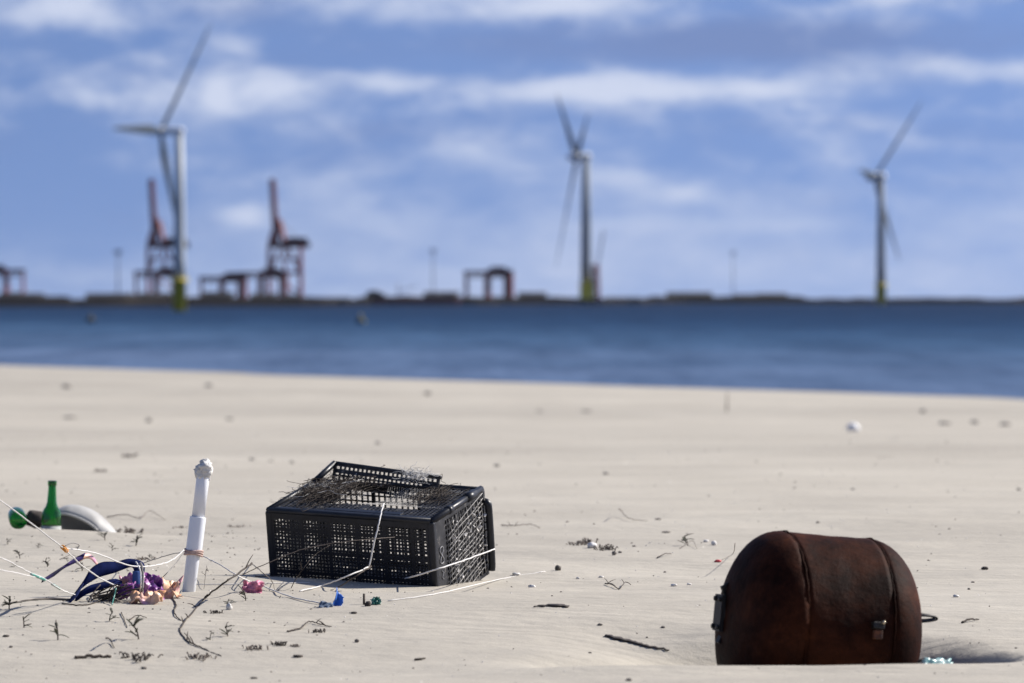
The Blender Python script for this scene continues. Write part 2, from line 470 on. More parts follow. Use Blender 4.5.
# ------------------------------------------------------------------ the setting: sand, sea, far shore
def axis(parts):
    out = []
    for p in parts: out += list(p)
    return np.array(sorted(set(np.round(out, 4))))
def geo(a, b, n): return list(np.geomspace(a, b, n))
ys = axis([-np.array(geo(1, 3000, 24)), np.linspace(-1, 8.5, 20), np.arange(8.5, 19, .026), 19 + np.array(geo(.03, 261, 170)), 280 + np.array(geo(10, 300, 8))])
xp = np.array(geo(.03, 3000, 90))
xs = axis([np.arange(-2.9, 2.1, .026), 2.1 + xp, -2.9 - xp])
XX, YY = np.meshgrid(xs, ys)
ZZ = height(XX, YY)
nx, ny = len(xs), len(ys)
co = np.stack([XX, YY, ZZ], -1).reshape(-1, 3).astype(np.float32)
i = np.arange(nx * ny).reshape(ny, nx)
fa = np.stack([i[:-1, :-1], i[:-1, 1:], i[1:, 1:], i[1:, :-1]], -1).reshape(-1, 4).astype(np.int32)
me = bpy.data.meshes.new('sand')
me.vertices.add(len(co)); me.vertices.foreach_set('co', co.ravel())
me.loops.add(fa.size); me.loops.foreach_set('vertex_index', fa.ravel())
me.polygons.add(len(fa)); me.polygons.foreach_set('loop_start', np.arange(0, fa.size, 4, dtype=np.int32))
me.polygons.foreach_set('use_smooth', np.ones(len(fa), bool))
me.update(calc_edges=True); me.validate()
me.materials.append(M['sand'])
sand = bpy.data.objects.new('sand', me); C.objects.link(sand)
tag(sand, kind='structure')

b = MB()
SX = 9000
gx = list(np.linspace(-SX, SX, 13)); gy = [60, 300, 800, 2000, 5000, 12000]
b.add([(x, y, SEA) for y in gy for x in gx], [(r * 13 + k, r * 13 + k + 1, (r + 1) * 13 + k + 1, (r + 1) * 13 + k) for r in range(5) for k in range(12)])
tag(b.build('sea', M['water']), kind='structure')

# the far shore: a long low strip of reclaimed land with an uneven top
def LDx(x):
    """the shore runs away from us toward the right"""
    return float(np.interp(x, [-900, 0, 310, 380, 600, 680, 2000], [1850, 1950, 2050, 2550, 2700, 3200, 3500]))

prof = [(-900, 297), (-300, 297.5), (-30, 296.5), (36, 296.5), (41, 299), (64, 300), (70, 304), (82, 304), (86, 297.5), (150, 298), (200, 297.5), (240, 298), (300, 297.5),
        (312, 298.5), (318, 300), (352, 300), (358, 297), (400, 296.5), (466, 297.5), (590, 297.5), (596, 299), (650, 299), (660, 296.5), (800, 297), (812, 298.4), (900, 298.6), (1000, 298.8), (1300, 298), (2000, 297)]
b = MB(); vs = []; fs = []
random.seed(3)
pp = []
for (x0, y0), (x1, y1) in zip(prof[:-1], prof[1:]):
    n = max(1, int(abs(x1 - x0) / 9))
    for k in range(n):
        t = k / n
        pp.append((x0 + (x1 - x0) * t, y0 + (y1 - y0) * t + random.uniform(-.9, .9)))
for k, (x, y) in enumerate(pp):
    LD = LDx(x); w = at(x, y, LD)
    for dy, z in ((0, SEA - 2), (3, w.z * .5 - 1.5), (10, w.z), (140, w.z + .4), (150, SEA - 2)):
        vs.append((w.x, LD + dy, z))
    if k:
        for q in range(4):
            a = (k - 1) * 5 + q
            fs.append((a, a + 5, a + 6, a + 1))
b.add(vs, fs)
tag(b.build('far_shore', M['land']), kind='structure')

# ------------------------------------------------------------------ wind turbines
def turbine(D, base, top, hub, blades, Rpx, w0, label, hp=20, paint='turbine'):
    """blades: image-plane vectors (right, up, away) in pixels; D metres away"""
    k = D / F
    B = at(base[0], HZ, D); x0 = B.x
    ztop = at(*top, D).z
    root = empty('wind_turbine', (x0, D, SEA))
    tag(root, label, 'wind turbine', 'wind turbines standing at the far shore')
    H = ztop - SEA
    tb = MB(); r0 = w0 * k / 2
    xt = (top[0] - base[0]) * k
    hy = hp * k
    tb.lathe([(r0, hy), (r0 * .96, H * .3), (r0 * .86, H * .6), (r0 * .66, H)], 20)
    # lean of the projected axis is taken by the base position; the tower itself is plumb
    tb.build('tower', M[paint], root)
    tb = MB(); tb.lathe([(r0 * 1.12, -4), (r0 * 1.12, hy * .93), (r0 * 1.5, hy * .94), (r0 * 1.5, hy * .97), (r0 * 1.05, hy * .98), (r0 * 1.04, hy * 1.01)], 20)
    tp = tb.build('transition_piece', M['yellow'], root)
    pb = MB()
    for s_ in range(10):
        an = s_ * .628
        pb.bar((r0 * 1.5 * math.cos(an), r0 * 1.5 * math.sin(an), hy * .97), (r0 * 1.5 * math.cos(an), r0 * 1.5 * math.sin(an), hy * .97 + 1.2), .06)
    pb.tube([(r0 * 1.5 * math.cos(q * .314), r0 * 1.5 * math.sin(q * .314), hy * .97 + 1.2) for q in range(21)], .06, 4, False)
    pb.build('railing', M['yellow'], tp)
    hubw = at(*hub, D) - Vector((x0, D, SEA)); hubw.y = 0
    bv = [Vector((v[0], v[2], v[1])) for v in blades]
    n = (bv[1] - bv[0]).cross(bv[2] - bv[0]).normalized()
    toward = Vector((hubw.x - 0, 0, 0))
    if n.dot(toward) < 0: n = -n
    nl = Vector((n.x, n.y, 0)).normalized()
    hubw.y = nl.y * abs(hubw.x / max(.15, abs(nl.x))) if abs(nl.x) > .15 else nl.y * 4
    # nacelle: a rounded box from behind the tower to the hub
    nb = MB()
    hk = D / 2100
    back = Vector((0, 0, H + 1.2 * hk)) - nl * 2.6 * hk
    front = hubw - nl * 1.5 * hk
    ring = [(0, 1.2), (.08, 1.8), (.5, 2.0), (.9, 2.0), (1, 1.6)]
    nb.tube([back.lerp(front, q) for q, _ in ring], [r * hk for _, r in ring], 10)
    nb.build('nacelle', M['hubwhite'], root)
    hb = MB()
    ax = nl.to_track_quat('Z', 'Y').to_matrix()
    hb.lathe([(2.0 * hk, -1.8 * hk), (2.5 * hk, -.8 * hk), (2.6 * hk, 1.2 * hk), (2.2 * hk, 3.2 * hk), (1.4 * hk, 5.0 * hk), (0.0001, 5.8 * hk)], 16, ax, hubw)
    hb.build('hub', M['hubwhite'], root)
    for v in bv:
        d = v.normalized(); L = Rpx * k
        pre = nl * (.0 * L)
        chord = n.cross(d).normalized()
        th = n
        mb = MB(); vs = []; fs = []
        st = [(.01, .034, .034), (.06, .034, .034), (.16, .072, .024), (.24, .080, .020), (.4, .068, .016), (.6, .052, .011), (.8, .038, .008), (.93, .024, .005), (1.0, .008, .002)]
        for j, (q, ch, t_) in enumerate(st):
            tw = R(16) * (1 - q)
            c1 = chord * math.cos(tw) + th * math.sin(tw); t1 = th * math.cos(tw) - chord * math.sin(tw)
            cen = hubw + d * L * q + pre * q * q
            for e in range(10):
                an = 2 * math.pi * e / 10
                vs.append(cen + c1 * (math.cos(an) * ch * L * .5 + (ch - .034) * L * .18) + t1 * (math.sin(an) * t_ * L * .5))
            if j:
                for e in range(10):
                    e2 = (e + 1) % 10
                    fs.append(((j - 1) * 10 + e, (j - 1) * 10 + e2, j * 10 + e2, j * 10 + e))
        fs.append(tuple(range(len(vs) - 10, len(vs)))); fs.append(tuple(reversed(range(10))))
        mb.add(vs, fs, True)
        mb.build('blade', M['blade'], root)
    return root

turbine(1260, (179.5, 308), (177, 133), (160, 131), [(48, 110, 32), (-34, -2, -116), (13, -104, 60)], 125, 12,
        'largest wind turbine, pale tower on a yellow base, beside the red cranes', 32, 'turbinelit')
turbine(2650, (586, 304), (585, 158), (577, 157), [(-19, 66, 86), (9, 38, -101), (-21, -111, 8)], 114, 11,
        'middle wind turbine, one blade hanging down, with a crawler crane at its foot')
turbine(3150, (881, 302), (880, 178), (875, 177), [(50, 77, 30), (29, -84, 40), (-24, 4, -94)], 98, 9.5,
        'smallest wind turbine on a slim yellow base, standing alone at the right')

# ------------------------------------------------------------------ quay cranes and port gear
def sts_crane(x, ybase, D, k=1.0, flip=1):
    p = at(x, ybase, D)
    root = empty('container_crane', (p.x, D, p.z), (0, 0, R(8)))
    u = D / F * k
    leg = [(-17, -6), (-17, 6), (15, -6), (15, 6)]
    for lx, ly in leg:
        m = MB(); m.bar((lx * u, ly * u, 0), (lx * u * .98, ly * u * .9, 56 * u), 1.7 * u)
        m.build('leg', M['red'], root)
    for ly in (-6, 6):
        m = MB(); m.box((-1 * u, ly * u, 30 * u), (33 * u, 2.6 * u, 3.2 * u))
        m.bar((-16 * u, ly * u, 31 * u), (-6 * u, ly * u, 55 * u), 1.0 * u); m.bar((14 * u, ly * u, 31 * u), (2 * u, ly * u, 55 * u), 1.0 * u)
        m.bar((-16 * u, ly * u, 31 * u), (14 * u, ly * u, 9 * u), .7 * u); m.box((-1 * u, ly * u, 44 * u), (31 * u, 1.6 * u, 1.6 * u)); m.bar((-17 * u, ly * u, 9 * u), (-16.5 * u, ly * u, 52 * u), 1.2 * u); m.bar((-1 * u, ly * u, 31 * u), (-1 * u, ly * u, 56 * u), 1.0 * u)
        m.build('portal_beam', M['red'], root)
    for lx in (-17, 15):
        m = MB(); m.box((lx * u, 0, 8 * u), (2.4 * u, 12 * u, 2.4 * u)); m.build('sill_beam', M['darkred'], root)
    m = MB(); m.box((3 * u, 0, 58 * u), (42 * u, 5 * u, 6.0 * u)); m.box((-14 * u, 0, 58 * u), (6 * u, 8 * u, 3 * u))
    m.build('girder', M['darkred'], root)
    m = MB(); m.box((11 * u, 0, 62.5 * u), (20 * u, 8 * u, 6.0 * u)); m.build('machinery_house', M['darkred'], root)
    m = MB()
    for ly in (-3, 3):
        m.bar((-15 * u, ly * u, 60 * u), (-8 * u, ly * .5 * u, 83 * u), 3.0 * u); m.bar((-1 * u, ly * u, 60 * u), (-7 * u, ly * .5 * u, 83 * u), 2.6 * u)
        m.bar((-12.5 * u, ly * u, 68 * u), (-3.4 * u, ly * u, 68 * u), .9 * u); m.bar((-10 * u, ly * u, 76 * u), (-5.2 * u, ly * u, 76 * u), .9 * u)
    m.box((-7.5 * u, 0, 83 * u), (3 * u, 4 * u, 2.4 * u))
    m.build('apex_frame', M['red'], root)
    m = MB()
    a, b_ = Vector((-10 * u, 0, 60 * u)), Vector((-13.5 * u, 0, 123 * u))
    for ly in (-1.8, 1.8):
        for dx in (-1.6, 1.6):
            m.bar(a + Vector((dx * u, ly * u, 0)), b_ + Vector((dx * u, ly * u, 0)), 1.35 * u)
    for q in range(16):
        s0 = a.lerp(b_, q / 16); s1 = a.lerp(b_, (q + 1) / 16); sg = 1 if q % 2 else -1
        for ly in (-1.8, 1.8):
            m.bar(s0 + Vector((-1.6 * u * sg, ly * u, 0)), s1 + Vector((1.6 * u * sg, ly * u, 0)), .8 * u)
    m.box(b_, (4.2 * u, 4.6 * u, 2 * u))
    m.build('boom', M['red'], root)
    m = MB(); m.bar((-7 * u, 0, 83 * u), (16 * u, 0, 61 * u), .35 * u); m.bar((-7 * u, 0, 83 * u), (-12.5 * u, 0, 105 * u), .35 * u)
    m.build('stay', M['steel'], root)
    return root
c = sts_crane(286, 303, LDx(286) + 90)
tag(c, 'red container crane with raised boom, standing clear right of the largest turbine', 'crane', 'red container cranes with raised booms')
c = sts_crane(165, 303, LDx(165) + 90); 
tag(c, 'red container crane with raised boom, half hidden just left of the pale turbine tower', 'crane', 'red container cranes with raised booms')

def gantry(x0, x1, ytop, ybase, D, label, rot=6, trolley=.5):
    D = LDx((x0 + x1) / 2) + 50 + (D - 2560) * .3
    p = at((x0 + x1) / 2, ybase, D); W = px(x1 - x0, D); H = px(ybase - ytop, D); t = px(2.6, D)
    root = empty('gantry_crane', (p.x, D, p.z), (0, 0, R(rot)))
    tag(root, label, 'gantry crane', 'low gantry cranes along the quay')
    fl = -1 if trolley > .6 else 1
    for lx, w_ in ((-.45, .55), (-.02, 1.15), (.36, .7), (.46, .8)):
        m = MB()
        for ly in (-1, 1): m.bar((fl * lx * W, ly * W * .14, 0), (fl * lx * W, ly * W * .12, H * .92), t * w_)
        m.box((fl * lx * W, 0, H * .12), (t * w_ * 1.2, W * .28, t * .9)); m.build('leg_frame', M['red'], root)
    m = MB(); m.box((0, 0, H * .92), (W, W * .27, t * 1.3))
    for q in range(8):
        x0_, x1_ = (-.5 + q / 8) * W, (-.5 + (q + 1) / 8) * W
        m.bar((x0_, -W * .13, H * (.94 if q % 2 else .78)), (x1_, -W * .13, H * (.78 if q % 2 else .94)), t * .22)
    m.box((0, -W * .13, H * .78), (W * .96, t * .5, t * .5)); m.build('girder', M['darkred'], root)
    m = MB(); m.box((fl * .22 * W, 0, H * .92), (W * .5, W * .31, t * 2.6)); m.box((fl * .2 * W, 0, H * .92 + t * 1.7), (W * .3, W * .2, t * 1.2)); m.build('trolley', M['darkred'], root)
gantry(-14, 25, 268, 303, 2560, 'dark gantry crane cut off by the left edge of the photo', trolley=.7)
gantry(134, 180, 270, 303, 2640, 'low red gantry crane in front of the half hidden container crane', trolley=.55)
gantry(199, 247, 276, 303, 2570, 'lower of two dark gantry cranes that overlap right of the pale turbine', trolley=.6)
gantry(236, 288, 271, 303, 2620, 'taller of two dark gantry cranes overlapping, reaching under the container crane', trolley=.35)
gantry(464, 513, 270, 303, 2560, 'red brown gantry crane standing alone in the middle of the far shore', trolley=.5)

def shed(x0, x1, ytop, D, label, m_, ridge=.35):
    D = LDx((x0 + x1) / 2) + 40 + (D - 2560) * .5
    p = at((x0 + x1) / 2, 303, D); W = px(x1 - x0, D); H = px(303 - ytop, D)
    root = empty('harbour_shed', (p.x, D, p.z)); tag(root, label, 'building', 'low sheds along the far shore')
    m = MB(); m.box((0, 0, H * .36), (W, 22, H * .72)); m.build('wall', M[m_], root)
    m = MB()
    hw, h0, h1 = W / 2 + .6, H * .72, H
    m.add([(-hw, -12, h0), (hw, -12, h0), (hw, 12, h0), (-hw, 12, h0), (-hw, 0, h1), (hw, 0, h1)], [(0, 1, 5, 4), (2, 3, 4, 5), (0, 4, 3), (1, 2, 5), (3, 2, 1, 0)])
    m.build('roof', M['shed'], root)
    for q in range(4):
        m = MB(); m.box(((q - 1.5) * W / 4.2, -11.1, H * .25), (W * .1, .25, H * .44)); m.build('door', M['steel'], root)
shed(667, 711, 292, 2560, 'widest dark shed on the far shore right of the middle turbine', 'shed')
shed(734, 755, 294, 2560, 'small dark shed at the foot of the thin mast on the right', 'shed')
shed(757, 786, 293, 2560, 'dark shed with a low roof, last building before the right hand turbine', 'shed')
shed(518, 546, 292, 2560, 'dark shed just right of the lone gantry crane', 'shed')
shed(88, 132, 293, 2560, 'long low shed left of the cranes beside the gap in the shore', 'shed')
shed(466, 470, 298, 2560, 'tiny shed at the left leg of the lone gantry crane', 'shed')
shed(424, 458, 291.5, 2570, 'tan low shed behind the moored barge', 'tan')
shed(140, 174, 292.5, 2575, 'dark shed between the legs of the half hidden container crane', 'shed')
shed(203, 232, 291.5, 2575, 'dark shed under the lower of the two overlapping gantry cranes', 'shed')
shed(252, 276, 293, 2575, 'dark shed at the left legs of the container crane standing clear', 'shed')
shed(284, 300, 294, 2575, 'small dark shed at the right legs of the container crane standing clear', 'shed')
shed(318, 350, 297.2, 2575, 'lowest dark shed in the gap between the cranes and the barge', 'shed')
shed(2, 22, 292, 2575, 'dark shed under the cut off gantry crane', 'shed')
shed(606, 640, 297, 2575, 'long low dark shed right of the crawler crane', 'shed')
shed(20, 42, 293, 2560, 'low dark shed right of the cut off gantry crane', 'shed')

def mast(x, ytop, D, label):
    D = LDx(x) + 30
    p = at(x, 303, D); H = px(303 - ytop, D)
    root = empty('light_mast', (p.x, D, p.z)); tag(root, label, 'light mast', 'thin light masts on the far shore')
    m = MB(); m.tube([(0, 0, 0), (0, 0, H)], [.42, .28], 8); m.build('pole', M['steel'], root)
    m = MB(); m.box((0, 0, H), (4.4, .9, .8)); m.box((0, 0, H - 1.2), (1.0, 1.0, 2.0)); m.box((0, 0, H - 1.6), (4.0, 1.1, .6)); m.build('lamp_head', M['steel'], root)
mast(118, 251, 2570, 'thin light mast left of all the red cranes')
mast(433, 250, 2570, 'thin light mast between the barge and the lone gantry crane')
mast(733, 252, 2570, 'thin light mast among the sheds right of the middle turbine')

# moored barge
BGD = 2500; p = at(412, 304, BGD)
root = empty('cargo_barge', (p.x, BGD, SEA)); tag(root, 'long dark red barge with a raised deckhouse moored along the far shore', 'barge')
m = MB(); L = px(104, BGD)
m.add([(-L/2, -6, 4.6), (L/2 - 3, -6, 4.2), (L/2, 0, 4.6), (L/2 - 3, 6, 4.2), (-L/2, 6, 4.6), (-L/2 + 2, -5, -1), (L/2 - 6, -5, -1), (L/2 - 4, 0, -1), (L/2 - 6, 5, -1), (-L/2 + 2, 5, -1)],
      [(0, 1, 6, 5), (1, 2, 7, 6), (2, 3, 8, 7), (3, 4, 9, 8), (4, 0, 5, 9), (4, 3, 2, 1, 0), (5, 6, 7, 8, 9)]); m.build('hull', M['darkred'], root)
m = MB(); m.box((-24, 0, 6.3), (12, 8, 3.4)); m.box((-25, 0, 8.6), (7, 6, 1.6)); m.build('deckhouse', M['shed'], root)
m = MB(); m.tube([(-9, 0, 4.3), (-9, 0, 14)], .35, 6); m.bar((-9, 0, 9), (3, 0, 12.5), .25); m.build('mast', M['steel'], root)
m = MB(); m.box((14, 0, 5.5), (12, 7, 2.5)); m.build('cargo', M['steel'], root)
m = MB(); m.box((24, 0, 6), (6, 6, 3.2)); m.build('cargo', M['steel'], root)

# crawler crane at the middle turbine
D = 2640; p = at(592, 304, D)
root = empty('crawler_crane', (p.x, D, SEA)); tag(root, 'yellow and red lattice boom crane at the foot of the middle turbine', 'crane')
m = MB(); m.box((-1.5, 0, 2.4), (20, 9, 4.0)); m.build('barge_base', M['steel'], root)
m = MB(); m.box((-3.5, -3, 8.2), (9, 6, 8.4)); m.box((-3, -3, 14.6), (6, 5, 5)); m.build('cab', M['yellow'], root)
m = MB()
for a in (-2.2, 2.2):
    for c_ in (-1.6, 1.6): m.bar((2.5 + a, c_ - 3, 4.4), (2.5 + a * .6, c_ - 3, 28), 1.0)
for q in range(7): m.bar((.5, -4.4, 4.4 + q * 3.2), (4.4, -4.4, 7.4 + q * 3.2), .8); m.box((2.5, -3, 6 + q * 3.2), (3.6, 3.0, 1.2))
m.build('mast', M['red'], root)
m = MB()
a, b_ = Vector((3, 0, 22)), Vector((8.0, 0, 51))
for dx in (-.7, .7): m.bar(a + Vector((dx, 0, 0)), b_ + Vector((dx * .5, 0, 0)), .22)
for q in range(12):
    sg = .7 if q % 2 else -.7
    m.bar(a.lerp(b_, q / 12) + Vector((sg, 0, 0)), a.lerp(b_, (q + 1) / 12) - Vector((sg, 0, 0)), .16)
m.build('boom', M['steel'], root)

# buoys
for x, y, lab, top in ((90, 320, 'dark round buoy on the water far left below the gap in the shore', 'buoy'), (360, 321, 'dark buoy with a yellow side floating below the moored barge', 'yellow')):
    D = 4 * F / (y + 2 - HZ)
    p = at(x, y, D); r = px(4.2, D)
    root = empty('buoy', (p.x, D, SEA), (0, R(6), 0)); tag(root, lab, 'buoy', 'dark buoys on the sea')
    m = MB(); m.lathe([(r * .7, -r * .5), (r, -r * .1), (r, r * .7), (r * .75, r * 1.15), (r * .3, r * 1.4), (r * .28, r * 1.7)], 16); m.build('float', M['buoy'], root)
    m = MB(); m.lathe([(r * .25, r * 1.7), (r * .25, r * 2.1), (0.001, r * 2.2)], 10); m.box((r * .9, 0, r * .5), (r * .7, r * 1.1, r * .9)); m.build('topmark', M[top], root)

# ------------------------------------------------------------------ the black crate
CW, CD, CH = .66, .44, .32
Mrot = Matrix.Rotation(R(-24.42), 3, 'Z') @ Matrix.Rotation(R(12.99), 3, 'X') @ Matrix.Rotation(R(2.29), 3, 'Y')
CB = Vector((-.27534, 13.37526, .22236))      # front top right corner
crate = empty('plastic_crate')
crate.matrix_world = Matrix.Translation(CB) @ Mrot.to_4x4()
tag(crate, 'black slatted plastic crate half sunk in the sand with its top broken open', 'crate')
def cw(x, y, z): return CB + Mrot @ Vector((x, y, z))       # crate space -> world; x in [-CW,0], y in [0,CD], z<0 down

def lattice(mb, o, u, v, lu, lv, pu, pv, bw, th, nrm, skip=None, wide=8, widev=6, frame=.02):
    """bars over a rectangle with corner o, unit axes u, v"""
    o, u, v, nrm = Vector(o), Vector(u), Vector(v), Vector(nrm)
    rot = Matrix((u, v, nrm)).transposed()
    nu = round((lu - 2 * frame) / pu); nv = round((lv - 2 * frame) / pv)
    du = (lu - 2 * frame) / nu; dv = (lv - 2 * frame) / nv
    def cell(a0, a1, b0, b1, t):
        mb.box(o + u * (a0 + a1) / 2 + v * (b0 + b1) / 2, (a1 - a0, b1 - b0, t), rot)
    cell(0, lu, 0, frame, th * 1.5); cell(0, lu, lv - frame, lv, th * 1.5)
    cell(0, frame, frame, lv - frame, th * 1.5); cell(lu - frame, lu, frame, lv - frame, th * 1.5)
    for a in range(1, nu):
        w = bw * (2.6 if wide and a % wide == 0 else 1)
        ua = frame + a * du
        run = None
        for c_ in range(nv + 1):
            hole = c_ < nv and skip and skip(ua / lu, (frame + (c_ + .5) * dv) / lv)
            if c_ < nv and not hole and run is None: run = c_
            if run is not None and (c_ == nv or hole):
                cell(ua - w / 2, ua + w / 2, frame + run * dv, frame + c_ * dv, th); run = None
    for a in range(1, nv):
        w = bw * (2.4 if widev and a % widev == 0 else 1)
        va = frame + a * dv
        run = None
        for c_ in range(nu + 1):
            hole = c_ < nu and skip and skip((frame + (c_ + .5) * du) / lu, va / lv)
            if c_ < nu and not hole and run is None: run = c_
            if run is not None and (c_ == nu or hole):
                cell(frame + run * du, frame + c_ * du, va - w / 2, va + w / 2, th * .8); run = None

X, Y, Z = Vector((1, 0, 0)), Vector((0, 1, 0)), Vector((0, 0, 1))
PU, PV, BWID = .0136, .0132, .0056
m = MB(); lattice(m, (-CW + .012, .006, -CH), X, Z, CW - .024, CH - .008, PU, PV, BWID, .006, -Y); m.build('front_panel', M['black'], crate)
m = MB(); lattice(m, (-CW + .012, CD - .006, -CH), X, Z, CW - .024, CH - .012, PU * 1.7, PV * 1.7, BWID, .006, Y); m.build('back_panel', M['black'], crate)
m = MB(); lattice(m, (-CW + .006, .014, -CH), Y, Z, CD - .028, CH - .008, PU * 1.7, PV * 1.7, BWID, .006, -X); m.build('side_panel', M['black'], crate)
random.seed(9)
m = MB(); lattice(m, (-.006, .085, -CH), Y, Z, CD - .1, CH - .010, .019, .0185, .0062, .006, X, wide=6, widev=0, frame=.013)
m.box((-.005, .05, -CH / 2 - .004), (.008, .072, CH - .01))
m.build('side_panel', M['blackm'], crate)
# embossed loop mark on the solid strip of the side
m = MB(); lp = []
for k in range(33):
    an = 2 * math.pi * k / 32
    lp.append((.0015, .052 + .014 * math.sin(2 * an), -.135 + .030 * math.cos(an)))
m.tube(lp, .0016, 5); m.tube([(.0015, .045, -.19), (.0015, .058, -.20), (.0015, .046, -.215), (.0015, .057, -.225)], .0014, 5)
m.build('emblem', M['emboss'], crate)
# top: frame strips, latticed flanks and a ragged hole between
def torn(a, b_):
    h = mnoise.noise(Vector((a * 5, b_ * 4, 1.3))) * .16
    return (.22 + h < a < .80 + h and .26 < b_ + h * .5 < .97)
m = MB(); lattice(m, (-CW + .02, .05, -.005), X, Y, CW - .04, CD - .065, .0165, .0165, .0062, .006, Z, torn, wide=9, widev=7, frame=.014)
m.build('top_panel', M['blackm'], crate)
m = MB()
m.box((-CW / 2, .026, -.002), (CW - .03, .05, .009)); m.box((-CW / 2 + .03, .064, .001), (.30, .03, .006))
m.build('top_strip', M['black'], crate, .002)
m = MB()
m.tube([(-CW + .012, .008, 0), (-.012, .008, 0)], .011, 8); m.tube([(-.010, .01, 0), (-.010, CD - .01, 0)], .0125, 8)
m.tube([(-CW + .010, .01, 0), (-CW + .010, CD - .01, 0)], .0115, 8); m.tube([(-CW * .36, CD - .008, -.002), (-.012, CD - .008, -.002)], .009, 8)
m.tube([(-.010, .14, 0), (-.010, .17, 0)], .0155, 10); m.tube([(-.010, .30, 0), (-.010, .37, 0)], .0165, 10)
m.build('rim', M['black'], crate)
for (a, c_) in ((-CW + .012, .012), (-.012, .012), (-CW + .012, CD - .012), (-.012, CD - .012)):
    m = MB(); m.box((a, c_, -CH / 2 - .002), (.026, .026, CH)); m.build('corner_post', M['black'], crate, .006)
# raised part of the far wall and its flange
fu = Vector((1, -.03, -.058)).normalized(); fn = Vector((0, -.93, .36)).normalized(); fv = fn.cross(fu).normalized() * -1
fv = fv if fv.z > 0 else -fv
fo = Vector((-CW + .045, CD - .006, -.030))
m = MB(); lattice(m, fo, fu, fv, .43, .088, .0175, .017, .0062, .007, fu.cross(fv), wide=0, widev=3, frame=.010)
m.tube([fo + fv * .088 - fu * .004, fo + fv * .088 + fu * .434], .0075, 8)
m.build('raised_flap', M['blackm'], crate)
m = MB(); m.tube([(-CW + .010, CD - .10, 0), fo + fv * .088], .011, 8); m.build('flap_bracket', M['black'], crate)
m = MB(); m.tube(wind([(.004, CD - .016, -.045), (.014, CD - .016, -.050), (.019, CD - .016, -.08), (.019, CD - .016, -.26), (.016, CD - .016, -.30)], 4), .014, 8)
for k in range(7): m.box((.010, CD - .016, -.09 - k * .03), (.03, .012, .006))
m.build('side_flange', M['black'], crate)
m = MB(); lattice(m, (-CW + .02, .02, -CH + .004), X, Y, CW - .04, CD - .04, .05, .05, .02, .006, Z, wide=0, widev=0); m.build('bottom_panel', M['black'], crate)

# ------------------------------------------------------------------ fibres and cords on the crate
random.seed(21)
def tangle(name, cen, ext, n, r, mt, label, cat='fibres', rot=None, loops=4, group=None, out=None):
    m = MB()
    for k in range(n):
        p = Vector([random.gauss(0, .45) * e for e in ext])
        d = Vector([random.gauss(0, 1) * e for e in ext]).normalized()
        pts = [p]
        for q in range(random.randint(3, loops + 3)):
            d = (d + Vector([random.gauss(0, .75) for _ in range(3)])).normalized()
            st = Vector([d[i_] * ext[i_] for i_ in range(3)]) * random.uniform(.2, .55)
            pts.append(pts[-1] + st)
        if rot: pts = [rot @ q_ for q_ in pts]
        m.tube([q_ + Vector(cen) for q_ in wind(pts, 4)], r * random.uniform(.6, 1.2), 3, False)
    o = m.build(name, mt)
    tag(o, label, cat, group)
    return o
tangle('fibre_tuft', cw(-.25, CD - .03, .040), (.040, .03, .020), 90, .0008, M['rope'], 'white tuft of frayed fibres caught on the far rim of the crate', rot=Mrot)
tangle('net_tangle', cw(-.53, .27, .010), (.085, .12, .014), 300, .0010, M['twig'], 'dark tangle of netting lying over the left top of the crate', 'net', rot=Mrot)
tangle('net_tangle', cw(-.55, .27, .014), (.08, .10, .012), 26, .0007, M['rope'], 'pale loose threads over the left corner of the crate', 'net', rot=Mrot)
tangle('net_tangle', cw(-.14, .30, .006), (.065, .10, .008), 70, .001, M['twig'], 'dark threads lying over the right top of the crate', 'net', rot=Mrot)
m = MB()
for k in range(26):
    x0 = -.36 + k * .009
    m.tube([cw(x0 + .02 * q + random.uniform(-.002, .002), .15 + .055 * q, .004 - .022 * math.sin(q / 4 * math.pi) + random.uniform(-.002, .002)) for q in range(5)], .0007, 3, False)
    m.tube([cw(x0 + .09 - .02 * q + random.uniform(-.002, .002), .15 + .055 * q, .004 - .022 * math.sin(q / 4 * math.pi) + random.uniform(-.002, .002)) for q in range(5)], .0007, 3, False)
tag(m.build('fine_net', M['netgrey']), 'fine grey netting sagging across the right half of the hole in the crate top', 'net')
# netting draped down the lit side: slanted cords with knots and shells
m = MB()
for k in range(15):
    z0 = -.03 - k * .019
    pts = [(.006, .10 + random.uniform(-.01, .01), z0 - .05), (.010, .2, z0 - .022 + random.uniform(-.006, .006)), (.009, .3, z0 + random.uniform(-.006, .006)), (.006, .405, z0 + .022)]
    m.tube([cw(*p_) for p_ in wind(pts, 5)], .0017, 4)
for k in range(11):
    y0 = .11 + k * .03
    pts = [(.009, y0, -.02), (.011, y0 + .012 + random.uniform(-.008, .008), -.10), (.011, y0 - .006, -.2), (.009, y0 + .01, -.30)]
    m.tube([cw(*p_) for p_ in wind(pts, 5)], .0011, 4)
tag(m.build('draped_net', M['netgrey']), 'grey diamond netting draped down the sunlit right side of the crate', 'net')
m = MB()
for k in range(46):
    y0 = random.uniform(.11, .40); z0 = random.uniform(-.29, -.03)
    c_ = cw(.014, y0, z0); s_ = random.uniform(.003, .009)
    rt = Euler((random.uniform(0, 6), random.uniform(0, 6), random.uniform(0, 6))).to_matrix()
    m.box(c_, (s_ * 1.2, s_ * .5, s_ * 1.6), rt, .5)
tag(m.build('shell_flakes', M['shell']), 'pale shell flakes stuck in the netting on the right side of the crate', 'shells', kind='stuff')

